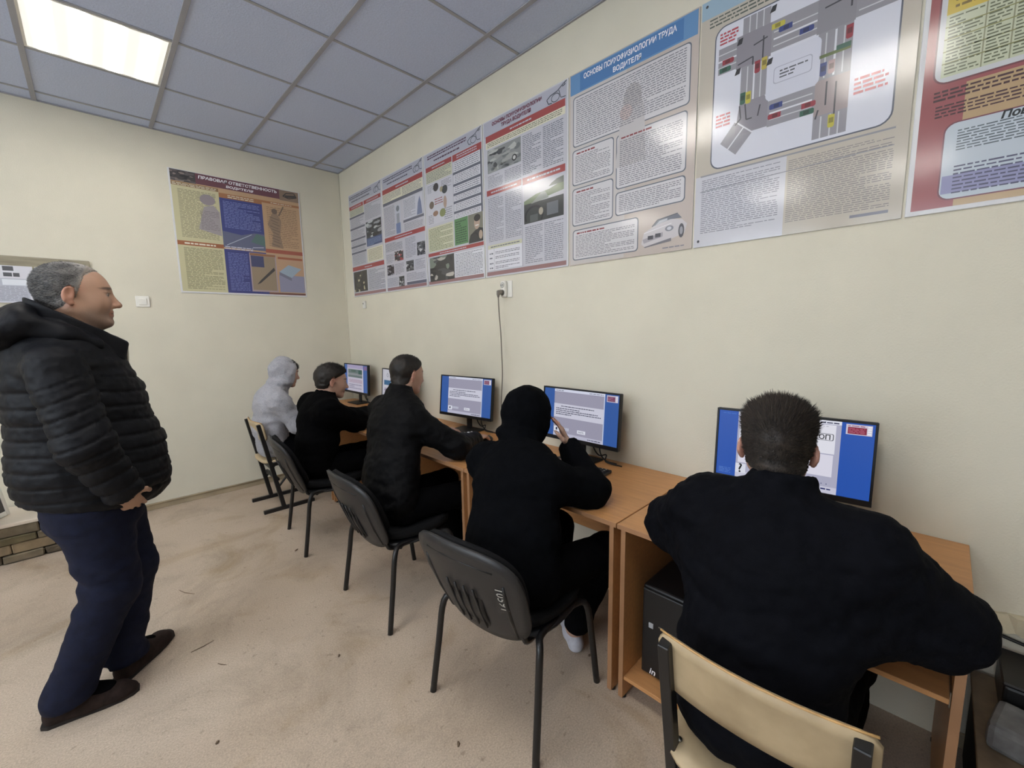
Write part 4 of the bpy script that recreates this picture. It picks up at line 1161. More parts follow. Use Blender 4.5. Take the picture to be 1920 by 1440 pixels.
# tiny litter on the floor
twig_m = mat('dry_twig', rgb(110, 92, 74), 0.8, 0.2)
CALIB_BITS = [(-1.72, -1.60, -1.24, 0.06, 'dry twig on the floor to the right of the standing person', 'twig'), (-1.725, -2.166, 0.02, 0.045, 'long thin twig just beyond the toe of the standing person', 'twig'),
              (-1.688, -2.352, -1.1, 0.022, 'short thin twig in front of the standing person', 'twig'), (-1.129, -1.558, 0.4, 0.012, 'dark speck of litter between the second and third chair', 'litter'),
              (-1.31, -2.666, 0.9, 0.007, 'dark crumb of litter left of the middle black chair', 'litter'), (-1.775, -2.758, 0.5, 0.006, 'tiny crumb of litter on the worn patch near the bottom edge', 'litter'),
              (-1.186, -3.363, 0.8, 0.009, 'dark speck of litter under the back of the nearest black chair', 'litter'), (-0.542, -3.451, 0.2, 0.006, 'small brown pellet by the front leg of the nearest black chair', 'litter')]
for x, y, a, L_, words, cat in CALIB_BITS:
    bm = bmesh.new()
    tube_into(bm, [(x - L_ * math.cos(a), y - L_ * math.sin(a), 0.002), (x, y, 0.0035), (x + L_ * math.cos(a + 0.3), y + L_ * math.sin(a + 0.3), 0.002)], [0.0012, 0.002, 0.001] if L_ > 0.018 else [0.003, 0.005, 0.003], 6)
    tag(bm_obj(cat, bm, twig_m), words, cat)
# ---------------------------------------------------------------- chairs
def pad_mesh(name, fn, nu, nv, thick, mat_, parent, round_=2.8, edge=0.5):
    """closed pad: fn(u, v) gives the mid surface point and its normal for u, v in -1..1; outline is a rounded square"""
    bm = bmesh.new()
    def sq(u, v):
        # squircle mapping of the square
        k = (abs(u) ** round_ + abs(v) ** round_) ** (1 / round_)
        m_ = max(abs(u), abs(v))
        return (u * m_ / k, v * m_ / k) if k > 1e-9 else (0, 0)
    top, bot = [], []
    for i in range(nu + 1):
        a, b_ = [], []
        for j in range(nv + 1):
            u, v = -1 + 2 * i / nu, -1 + 2 * j / nv
            m_ = max(abs(u), abs(v))
            uu, vv = sq(u, v)
            P, N = fn(uu, vv)
            t = thick / 2 * (1 - edge * m_ ** 6)
            a.append(bm.verts.new(P + N * t)); b_.append(bm.verts.new(P - N * t))
        top.append(a); bot.append(b_)
    for i in range(nu):
        for j in range(nv):
            bm.faces.new((top[i][j], top[i + 1][j], top[i + 1][j + 1], top[i][j + 1]))
            bm.faces.new((bot[i][j + 1], bot[i + 1][j + 1], bot[i + 1][j], bot[i][j]))
    rim = [(i, 0) for i in range(nu)] + [(nu, j) for j in range(nv)] + [(i, nv) for i in range(nu, 0, -1)] + [(0, j) for j in range(nv, 0, -1)]
    for k in range(len(rim)):
        a, b_ = rim[k], rim[(k + 1) % len(rim)]
        bm.faces.new((top[a[0]][a[1]], bot[a[0]][a[1]], bot[b_[0]][b_[1]], top[b_[0]][b_[1]]))
    return bm_obj(name, bm, mat_, parent, True)

def back_surface(off=0.0, w=0.250, z0=0.365, z1=0.745, x0=-0.165, x1=-0.305, bend=0.045):
    """backrest of the office chair: leaning, wrapped around the sitter"""
    def fn(u, v):
        t = (v + 1) / 2
        ww = w * (0.84 + 0.16 * t)
        x = x0 + (x1 - x0) * t + bend * u * u - 0.015 * math.sin(math.pi * t)
        n = Vector((1, -2 * bend * u / ww, (x0 - x1) / (z1 - z0))).normalized()
        return Vector((x, ww * u, z0 + (z1 - z0) * t)) + n * off, n
    return fn

def office_chair(words, loc, rz, number=False):
    c = empty('office_chair', loc, rz)
    tag(c, words, 'chair', 'black visitor chairs')
    def seat_fn(u, v):
        x = 0.03 + 0.215 * u
        z = 0.415 + 0.012 * u * u - 0.02 * max(0, u - 0.6) + 0.008 * v * v
        return Vector((x, 0.225 * v * (0.94 + 0.06 * u), z)), Vector((0, 0, 1))
    pad_mesh('seat', seat_fn, 12, 12, 0.055, M['chair_fabric'], c)
    def pan_fn(u, v):
        return Vector((0.03 + 0.205 * u, 0.215 * v, 0.381 + 0.006 * u * u)), Vector((0, 0, 1))
    pad_mesh('seat_pan', pan_fn, 8, 8, 0.014, M['chair_shell'], c)
    pad_mesh('backrest', back_surface(0.022, 0.235, 0.41, 0.735), 14, 12, 0.036, M['chair_fabric'], c)
    sh = pad_mesh('back_shell', back_surface(-0.004), 16, 14, 0.016, M['chair_shell'], c, 3.2, 0.3)
    # ribbed insert in the middle of the rear shell and two recessed side strips
    ins = back_surface(-0.014, 0.080, 0.42, 0.60, -0.186, -0.248, 0.004)
    ri = pad_mesh('ribbed_insert', ins, 6, 8, 0.010, M['black_plastic'], sh, 8, 0.2)
    for k in range(4):
        yy = -0.054 + 0.036 * k
        f2 = back_surface(-0.019)
        pts = []
        for t in (-0.70, -0.3, 0.1, 0.22):
            P, N = f2(yy / 0.22, t)
            pts.append(P)
        tube('rib', pts, 0.004, M['chair_shell'], ri, 6)
    for s in (-1, 1):
        f3 = back_surface(-0.0095)
        pts = [f3(s * 0.72, t)[0] for t in (-0.8, -0.3, 0.2, 0.45)]
        tube('side_groove', pts, [0.005, 0.008, 0.008, 0.005], M['black_plastic'], sh, 6)
    pts = [back_surface(-0.0115)(u, 0.72 - 0.08 * abs(u))[0] for u in (-0.6, -0.2, 0.2, 0.6)]
    tube('moulded_line', pts, 0.003, M['black_plastic'], sh, 6)
    for s in (-1, 1):
        tube('leg', smooth_path([(-0.205, s * 0.248, 0.0), (-0.175, s * 0.238, 0.20), (-0.148, s * 0.228, 0.365), (-0.10, s * 0.20, 0.388), (0.02, s * 0.19, 0.376)], 5), 0.0125, M['black_metal'], c, 10)
        tube('leg', smooth_path([(0.228, s * 0.243, 0.0), (0.200, s * 0.235, 0.20), (0.172, s * 0.226, 0.355), (0.13, s * 0.20, 0.376), (0.02, s * 0.19, 0.376)], 5), 0.0125, M['black_metal'], c, 10)
        tube('back_support', smooth_path([(-0.02, s * 0.17, 0.376), (-0.13, s * 0.17, 0.372), (-0.16, s * 0.17, 0.41), (-0.185, s * 0.165, 0.50), (-0.215, s * 0.16, 0.58)], 5), 0.010, M['black_metal'], c, 8)
    for x in (0.14, -0.10):
        tube('cross_bar', [(x, -0.20, 0.376), (x, 0.20, 0.376)], 0.010, M['black_metal'], c, 8)
    if number:
        me = text_mesh('10591', 0.040, 0.0, 0.0, 1.0)
        # paint marks written down the rear shell, following its curve
        f = back_surface(-0.0135)
        for v in me.vertices:
            along, across = v.co.x, v.co.y      # text runs upwards on the shell
            z = 0.585 - along
            t = (z - 0.365) / 0.38 * 2 - 1
            u = (-0.155 - across) / (0.25 * (0.84 + 0.16 * (t + 1) / 2))
            P, N = f(u, t)
            v.co = P
        mesh_obj('painted_number', me, mat('chalky_white_paint', rgb(176, 174, 166), 0.8, 0.2), sh)
    return c
office_chair('black plastic-backed chair in front, with white painted digits on its back', (-0.888, -3.337, 0), math.radians(7), True)
office_chair('black plastic-backed chair of the sitter in the black zip jacket', (-0.879, -2.458, 0), 0.0)
office_chair('black plastic-backed chair of the sitter in the black sweater', (-0.884, -1.463, 0), math.radians(-6))

def school_chair(words, loc, rz, scale=1.0, wear=0):
    """plywood seat and back on two side frames of square tube with floor runners"""
    c = empty('school_chair', loc, rz)
    tag(c, words, 'chair', 'plywood school chairs')
    hw = 0.172
    for s in (-1, 1):
        y = s * hw
        rn = bar('runner', (-0.145, y, 0.014), (0.235, y, 0.014), 0.026, 0.028, M['black_metal'], c)
        ps = bar('post', (0.0, y, 0.028), (-0.128, y, 0.715), 0.026, 0.030, M['black_metal'], c)
        # open square end of the tube
        tip = Vector((-0.128, y, 0.715)); ax = Vector((-0.128, 0, 0.687)).normalized()
        bar('tube_mouth', tip - ax * 0.001, tip + ax * 0.0006, 0.020, 0.024, M['cable_black'], ps, 0)
        bar('seat_rail', (-0.075, y, 0.383), (0.27, y, 0.392), 0.024, 0.024, M['black_metal'], c)
        bar('brace', (-0.03, y, 0.19), (0.14, y, 0.378), 0.020, 0.012, M['black_metal'], c)
    for x, z in ((-0.06, 0.36), (0.24, 0.382), (-0.02, 0.25)):
        bar('cross_rail', (x, -hw + 0.013, z), (x, hw - 0.013, z), 0.022, 0.022, M['black_metal'], c)
    def seat_fn(u, v):
        x = 0.085 + 0.195 * u
        return Vector((x, 0.195 * v, 0.412 + 0.016 * u * abs(u) * (1 if u < 0 else -0.8) + 0.010 * v * v)), Vector((0, 0, 1))
    pad_mesh('seat', seat_fn, 10, 10, 0.013, M['plywood'], c, 5, 0.15)
    def back_fn(u, v):
        z = 0.655 + 0.072 * v
        x = -0.128 * (z - 0.028) / 0.687 + 0.022 + 0.0 - 0.030 * (1 - u * u)
        n = Vector((1, 0.055 * u * 2, 0.186)).normalized()
        return Vector((x, 0.197 * u, z)), n
    bo = pad_mesh('backrest', back_fn, 16, 6, 0.013, M['plywood'], c, 10, 0.0)
    # lighter ply core along the upper edge
    pts = [back_fn(u, 1.0)[0] + Vector((0, 0, 0.0005)) for u in np.linspace(-0.97, 0.97, 14)]
    tube('ply_core', pts, 0.0026, M['ply_edge'], bo, 6)
    for s in (-1, 1):
        for vz in (-0.5, 0.5):
            P, N = back_fn(s * hw / 0.197, vz)
            tube('bolt', [P + N * 0.005, P + N * 0.0095], 0.006, M['steel'], bo, 8)
    bracket = [Vector((0.0, -hw + 0.02, 0.36))]
    for s in (-1, 1):
        tube('seat_bolt', [(-0.055, s * hw * 0.93, 0.4195), (-0.055, s * hw * 0.93, 0.4235)], 0.007, M['steel'], c, 8)
    return c
school_chair('worn plywood school chair in the right foreground', (-0.965, -4.21, 0), math.radians(1.5))
school_chair('plywood school chair of the sitter in the grey hoodie by the far wall', (-0.974, -0.615, 0), math.radians(0))
# ---------------------------------------------------------------- organic shapes: blended distance fields turned into one mesh
class Blob:
    def __init__(self):
        self.items = []
    def _add(self, op, fn, lo, hi, k):
        self.items.append((op, fn, np.array(lo, np.float32), np.array(hi, np.float32), k))
    def cone(self, a, b, ra, rb, k=0.02, op='u'):
        a, b = np.array(a, np.float32), np.array(b, np.float32)
        ab = b - a
        L2 = float(ab @ ab) or 1e-9
        def fn(P):
            t = np.clip(((P - a) @ ab) / L2, 0, 1)
            q = P - a - t[..., None] * ab
            return np.sqrt((q * q).sum(-1)) - (ra + (rb - ra) * t)
        r = max(ra, rb)
        self._add(op, fn, np.minimum(a, b) - r, np.maximum(a, b) + r, k)
    def chain(self, pts, rs, k=0.02):
        for i in range(len(pts) - 1):
            self.cone(pts[i], pts[i + 1], rs[i], rs[i + 1], k)
    def ell(self, c, r, fr=None, k=0.02, op='u'):
        c, r = np.array(c, np.float32), np.array(r, np.float32)
        R = np.eye(3, dtype=np.float32) if fr is None else np.array(fr, np.float32)   # rows are the axes
        def fn(P):
            q = (P - c) @ R.T
            k0 = np.sqrt(((q / r) ** 2).sum(-1)) + 1e-6
            k1 = np.sqrt(((q / (r * r)) ** 2).sum(-1)) + 1e-6
            return k0 * (k0 - 1) / k1
        m = float(r.max())
        self._add(op, fn, c - m, c + m, k)
    def econe(self, a, b, ra, rb, side, k=0.03, op='u'):
        """section from a to b with elliptical ends: ra, rb = (half width along side, half depth)"""
        a, b = np.array(a, np.float32), np.array(b, np.float32)
        ab = b - a
        L = float(np.linalg.norm(ab)); ax = ab / L
        s = np.array(side, np.float32); s = s - ax * (s @ ax); s /= np.linalg.norm(s)
        f = np.cross(ax, s)
        def fn(P):
            q = P - a
            w = q @ ax
            t = np.clip(w / L, 0, 1)
            over = w - t * L
            A = ra[0] + (rb[0] - ra[0]) * t
            B = ra[1] + (rb[1] - ra[1]) * t
            C = np.minimum(A, B)
            u, v = (q @ s) / A, (q @ f) / B
            qq = np.sqrt(u * u + v * v + (over / C) ** 2) + 1e-6
            k1 = np.sqrt((u / A) ** 2 + (v / B) ** 2 + (over / (C * C)) ** 2) + 1e-6
            return qq * (qq - 1) / k1
        m = max(ra[0], ra[1], rb[0], rb[1])
        self._add(op, fn, np.minimum(a, b) - m, np.maximum(a, b) + m, k)
    def loft(self, secs, side, k=0.03):
        """secs: list of (point, half width, half depth)"""
        for (p0, a0, b0), (p1, a1, b1) in zip(secs, secs[1:]):
            self.econe(p0, p1, (a0, b0), (a1, b1), side, k)
    def cut(self, point, normal, lo=None, hi=None, k=0.004):
        """remove everything on the side the normal points to (optionally only inside a box)"""
        pt, n = np.array(point, np.float32), np.array(normal, np.float32)
        n = n / np.linalg.norm(n)
        big = 50.0
        self._add('c', lambda P: -((P - pt) @ n), np.array([-big] * 3) if lo is None else lo, np.array([big] * 3) if hi is None else hi, k)
    def mesh(self, h):
        u = [it for it in self.items if it[0] == 'u']
        lo = np.min([it[2] for it in u], 0) - 4 * h
        hi = np.max([it[3] for it in u], 0) + 4 * h
        n = np.ceil((hi - lo) / h).astype(int) + 1
        ax = [(lo[i] + h * np.arange(n[i])).astype(np.float32) for i in range(3)]
        F = np.full(n, 1.0, np.float32)
        for op, fn, l, hh, k in self.items:
            m = k + 3 * h
            i0 = np.clip(np.floor((l - m - lo) / h).astype(int), 0, n - 1)
            i1 = np.clip(np.ceil((hh + m - lo) / h).astype(int) + 1, 1, n)
            if np.any(i1 <= i0):
                continue
            sl = tuple(slice(a, b) for a, b in zip(i0, i1))
            P = np.stack(np.meshgrid(ax[0][sl[0]], ax[1][sl[1]], ax[2][sl[2]], indexing='ij'), -1)
            d = fn(P).astype(np.float32)
            A = F[sl]
            if op == 'u':
                g = np.maximum(k - np.abs(A - d), 0) / k
                F[sl] = np.minimum(A, d) - g * g * k * 0.25
            else:
                d = -d
                g = np.maximum(k - np.abs(A - d), 0) / k
                F[sl] = np.maximum(A, d) + g * g * k * 0.25
        return surface_nets(F, lo, h)

def surface_nets(F, lo, h):
    S = F < 0
    cnt = np.zeros(np.array(F.shape) - 1, np.int8)
    offs = [(i, j, k) for i in (0, 1) for j in (0, 1) for k in (0, 1)]
    nx, ny, nz = F.shape
    for i, j, k in offs:
        cnt += S[i:nx - 1 + i, j:ny - 1 + j, k:nz - 1 + k]
    mixed = (cnt > 0) & (cnt < 8)
    ci = np.argwhere(mixed)
    idx = np.full(mixed.shape, -1, np.int64)
    idx[mixed] = np.arange(len(ci))
    vals = np.stack([F[ci[:, 0] + o[0], ci[:, 1] + o[1], ci[:, 2] + o[2]] for o in offs], 1)
    acc = np.zeros((len(ci), 3)); num = np.zeros(len(ci))
    for a in range(8):
        for b in range(a + 1, 8):
            oa, ob = np.array(offs[a]), np.array(offs[b])
            if np.abs(oa - ob).sum() != 1:
                continue
            va, vb = vals[:, a], vals[:, b]
            cr = (va < 0) != (vb < 0)
            t = np.where(cr, va / np.where(cr, va - vb, 1), 0)
            acc += np.where(cr[:, None], oa + (ob - oa) * t[:, None], 0)
            num += cr
    V = lo + h * (ci + acc / num[:, None])
    Q = []
    for axis in range(3):
        a1, a2 = (axis + 1) % 3, (axis + 2) % 3
        s0 = [slice(None)] * 3; s1 = [slice(None)] * 3
        s0[axis] = slice(0, -1); s1[axis] = slice(1, None)
        e0, e1 = S[tuple(s0)], S[tuple(s1)]
        ed = np.argwhere(e0 != e1)
        ok = (ed[:, a1] > 0) & (ed[:, a2] > 0) & (ed[:, a1] < F.shape[a1] - 1) & (ed[:, a2] < F.shape[a2] - 1)
        ed = ed[ok]
        inside = S[ed[:, 0], ed[:, 1], ed[:, 2]]
        quad = []
        for d1, d2 in ((-1, -1), (0, -1), (0, 0), (-1, 0)):
            e = ed.copy()
            e[:, a1] += d1; e[:, a2] += d2
            quad.append(idx[e[:, 0], e[:, 1], e[:, 2]])
        q = np.stack(quad, 1)
        q[~inside] = q[~inside][:, ::-1]
        Q.append(q)
    Q = np.concatenate(Q)
    return V, Q[(Q >= 0).all(1)]

def vnormals(V, Q):
    n = np.cross(V[Q[:, 2]] - V[Q[:, 0]], V[Q[:, 3]] - V[Q[:, 1]])
    N = np.zeros_like(V)
    for k in range(4):
        np.add.at(N, Q[:, k], n)
    return N / (np.linalg.norm(N, axis=1, keepdims=True) + 1e-12)

def relax(V, Q, it=2, lam=0.5):
    for _ in range(it):
        S = np.zeros_like(V); c = np.zeros(len(V))
        for a, b in ((0, 1), (1, 2), (2, 3), (3, 0)):
            np.add.at(S, Q[:, a], V[Q[:, b]]); np.add.at(S, Q[:, b], V[Q[:, a]])
            np.add.at(c, Q[:, a], 1); np.add.at(c, Q[:, b], 1)
        V = V + lam * (S / np.maximum(c, 1)[:, None] - V)
    return V

_LAT = RNG.random((24, 24, 24)).astype(np.float32)
def vnoise(P, scale, seed=0):
    """smooth value noise in -1..1; scale = cells per metre (number or triple)"""
    q = P * np.array(scale) + seed * 7.31
    i = np.floor(q).astype(int); f = q - i
    f = f * f * (3 - 2 * f)
    out = 0
    for a in (0, 1):
        for b in (0, 1):
            for c in (0, 1):
                w = (f[:, 0] if a else 1 - f[:, 0]) * (f[:, 1] if b else 1 - f[:, 1]) * (f[:, 2] if c else 1 - f[:, 2])
                out = out + w * _LAT[(i[:, 0] + a) % 24, (i[:, 1] + b) % 24, (i[:, 2] + c) % 24]
    return out * 2 - 1

def np_mesh(name, V, Q, material, parent=None, color=None, smooth=True):
    me = bpy.data.meshes.new(name)
    Q = np.asarray(Q)
    me.vertices.add(len(V)); me.vertices.foreach_set('co', np.asarray(V, np.float32).ravel())
    k = Q.shape[1]
    me.loops.add(Q.size); me.loops.foreach_set('vertex_index', Q.astype(np.int32).ravel())
    me.polygons.add(len(Q)); me.polygons.foreach_set('loop_start', np.arange(0, Q.size, k, dtype=np.int32))
    me.update(calc_edges=True)
    me.validate()
    if smooth:
        me.polygons.foreach_set('use_smooth', np.ones(len(me.polygons), bool))
    if color is not None:
        at = me.color_attributes.new('Col', 'FLOAT_COLOR', 'POINT')
        at.data.foreach_set('color', np.concatenate([color, np.ones((len(color), 1))], 1).astype(np.float32).ravel())
    return mesh_obj(name, me, material, parent)
# ---------------------------------------------------------------- people
def unit(v):
    v = np.array(v, float)
    return v / np.linalg.norm(v)

def frame(fwd, up=(0, 0, 1)):
    f = unit(fwd); s = unit(np.cross(up, f)); u = np.cross(f, s)
    return np.array([f, s, u])

class Head:
    """builds a head in its own frame (x forward, y left, z up), about 0.23 m high"""
    def __init__(self, c, fr, sc=1.0, jaw=1.0, nose=1.0):
        self.c, self.fr, self.sc, self.jaw, self.nose = np.array(c, float), fr, sc, jaw, nose
    def w(self, x, y, z):
        return self.c + (self.fr[0] * x + self.fr[1] * y + self.fr[2] * z) * self.sc
    def local(self, P):
        return ((P - self.c) @ self.fr.T) / self.sc
    def add(self, B):
        s, w, fr = self.sc, self.w, self.fr
        e = lambda c, r, k=0.02, op='u': B.ell(w(*c), np.array(r) * s, fr, k * s, op)
        cn = lambda a, b, ra, rb, k=0.015, op='u': B.cone(w(*a), w(*b), ra * s, rb * s, k * s, op)
        e((-0.014, 0, 0.030), (0.098, 0.077, 0.086))
        e((0.030, 0, 0.012), (0.064, 0.064, 0.078), 0.03)
        e((0.034, 0, -0.042), (0.058, 0.056 * self.jaw, 0.066), 0.03)
        for q in (-1, 1):
            cn((-0.012, q * 0.050 * self.jaw, -0.050), (0.066, q * 0.016, -0.098), 0.020, 0.017, 0.03)
            e((0.058, q * 0.036, -0.024), (0.022, 0.021, 0.024), 0.035)          # cheek
        e((0.077, 0, -0.099), (0.018, 0.020, 0.016), 0.02)                          # chin
        cn((0.083, -0.026, 0.026), (0.083, 0.026, 0.026), 0.010, 0.010, 0.018)    # brow
        for q in (-1, 1):
            e((0.096, q * 0.030, 0.006), (0.014, 0.016, 0.011), 0.014, 'c')         # eye socket
            e((0.0785, q * 0.031, 0.005), (0.0125, 0.0125, 0.0115), 0.003)          # eyeball
            cn((0.0875, q * 0.020, 0.0125), (0.083, q * 0.044, 0.012), 0.0042, 0.0036, 0.006)   # upper lid
        n_ = self.nose
        cn((0.088, 0, 0.014), (0.108 + 0.004 * n_, 0, -0.028), 0.0085, 0.0105, 0.012)
        e((0.109 + 0.004 * n_, 0, -0.033), (0.0115, 0.0115, 0.0095), 0.01)
        for q in (-1, 1):
            e((0.099, q * 0.0125, -0.037), (0.012, 0.008, 0.008), 0.008)
        cn((0.091, -0.014, -0.058), (0.091, 0.014, -0.058), 0.0075, 0.0075, 0.008)   # upper lip
        cn((0.090, -0.012, -0.072), (0.090, 0.012, -0.072), 0.0080, 0.0080, 0.008)
        cn((0.105, -0.019, -0.0655), (0.105, 0.019, -0.0655), 0.0055, 0.0055, 0.004, 'c')
        for q in (-1, 1):                                                          # ears
            t = np.array([fr[0] * 0.93 - fr[2] * 0.2 + fr[1] * q * -0.48, fr[1] * q * 0.90 + fr[0] * 0.48, fr[2] * 0.97 + fr[0] * 0.2])
            t = np.array([unit(x) for x in t])
            B.ell(w(-0.016, q * 0.087, -0.004), np.array((0.0185, 0.0085, 0.031)) * s, t, 0.008 * s)
            B.ell(w(-0.010, q * 0.0945, 0.003), np.array((0.0105, 0.0105, 0.019)) * s, t, 0.003 * s, 'c')
            B.ell(w(-0.011, q * 0.085, -0.033), np.array((0.010, 0.007, 0.010)) * s, t, 0.006 * s)
        return self

def add_hand(B, wrist, d, n, thumb, curl=0.5, s=0.95, spread=0.1):
    """palm and five fingers: d along the hand, n out of its back, thumb towards the thumb side"""
    d = unit(d); n = unit(np.array(n, float) - d * np.dot(n, d)); t = unit(np.array(thumb, float) - d * np.dot(thumb, d) - n * np.dot(thumb, n))
    wr = np.array(wrist, float)
    kn = wr + d * 0.088 * s
    B.econe(wr, wr + d * 0.030 * s, (0.026 * s, 0.019 * s), (0.033 * s, 0.016 * s), t, 0.01)
    B.econe(wr + d * 0.030 * s, kn, (0.035 * s, 0.0155 * s), (0.040 * s, 0.0125 * s), t, 0.012)
    for i, L in enumerate((0.072, 0.080, 0.074, 0.058)):
        off = (0.030 - 0.0205 * i) * s
        base = wr + d * (0.086 - 0.004 * abs(i - 1.2)) * s + t * off
        dd = unit(d + t * spread * (1.5 - i) * 0.5)
        a1 = curl * (0.75 + 0.1 * i); a2 = a1 + curl * 1.1; a3 = a2 + curl * 0.7
        p0 = base
        for L_, a, r0, r1 in ((0.46, a1, 0.0092, 0.0084), (0.30, a2, 0.0084, 0.0076), (0.24, a3, 0.0076, 0.0064)):
            p1 = p0 + (dd * math.cos(a) - n * math.sin(a)) * L * L_ * s
            B.cone(p0, p1, r0 * s, r1 * s, 0.004)
            p0 = p1
    b0 = wr + d * 0.022 * s + t * 0.026 * s - n * 0.006 * s
    b1 = b0 + unit(d * 0.65 + t * 0.75 - n * 0.25) * 0.042 * s
    b2 = b1 + unit(d * 0.9 + t * 0.25 - n * 0.4 * (0.5 + curl)) * 0.032 * s
    b3 = b2 + unit(d * 0.95 - t * 0.1 - n * 0.5 * (0.5 + curl)) * 0.026 * s
    B.chain([b0, b1, b2, b3], [0.0135 * s, 0.0108 * s, 0.0094 * s, 0.0075 * s], 0.006)

def skin_colors(V, head, skin, stub=None, brow=(0.05, 0.035, 0.03)):
    n = len(V)
    C = np.tile(np.array(skin), (n, 1))
    C *= (1 + 0.05 * vnoise(V, 45, 3) + 0.05 * vnoise(V, 14, 5))[:, None]
    L = head.local(V)
    inh = (np.abs(L) < np.array([0.14, 0.12, 0.14])).all(1)
    def blend(mask, col, a):
        m = np.clip(mask, 0, 1)[:, None] * a
        C[:] = C * (1 - m) + np.array(col) * m
    red = np.array(skin) * np.array([1.05, 0.72, 0.70])
    ear = np.clip((np.abs(L[:, 1]) - 0.072) / 0.008, 0, 1) * inh * (np.abs(L[:, 2]) < 0.05)
    blend(ear, red, 0.55)
    blend(inh * np.exp(-((L[:, 0] - 0.10) / 0.02) ** 2 - ((L[:, 2] + 0.035) / 0.02) ** 2 - (L[:, 1] / 0.02) ** 2), red, 0.4)
    if stub is not None:
        st = inh * np.clip((-0.040 - L[:, 2]) / 0.03, 0, 1) * np.clip((L[:, 0] - 0.0) / 0.03, 0, 1)
        blend(st, stub, 0.7)
    lip = inh * (L[:, 0] > 0.082) * np.exp(-((L[:, 2] + 0.0655) / 0.011) ** 2) * (np.abs(L[:, 1]) < 0.024)
    blend(lip, np.array(skin) * np.array([0.80, 0.48, 0.46]), 0.75)
    slit = inh * (L[:, 0] > 0.08) * (np.abs(L[:, 2] + 0.0655) < 0.0028) * (np.abs(L[:, 1]) < 0.022)
    blend(slit.astype(float), np.array(skin) * 0.25, 0.8)
    for q in (-1, 1):
        d2 = ((L[:, 1] - q * 0.031) / 0.017) ** 2 + ((L[:, 2] - 0.004) / 0.0055) ** 2
        blend(inh * (L[:, 0] > 0.06) * (d2 < 1), (0.34, 0.31, 0.29), 0.8)
        d3 = ((L[:, 1] - q * 0.030) / 0.0085) ** 2 + ((L[:, 2] - 0.004) / 0.0065) ** 2
        blend(inh * (L[:, 0] > 0.07) * (d3 < 1), (0.03, 0.025, 0.022), 0.95)
        d4 = ((L[:, 1] - q * 0.032) / 0.020) ** 2 + ((L[:, 2] - 0.0115) / 0.0028) ** 2
        blend(inh * (L[:, 0] > 0.06) * np.clip(1.3 - d4, 0, 1), np.array(skin) * 0.22, 0.8)
        d5 = ((L[:, 1] - q * 0.033) / 0.026) ** 2 + ((L[:, 2] - 0.030 + 0.12 * np.maximum(0, np.abs(L[:, 1]) - 0.03)) / 0.0055) ** 2
        blend(inh * (L[:, 0] > 0.045) * np.clip(1.4 - d5, 0, 1), brow, 0.85)
    return np.clip(C, 0, 1)

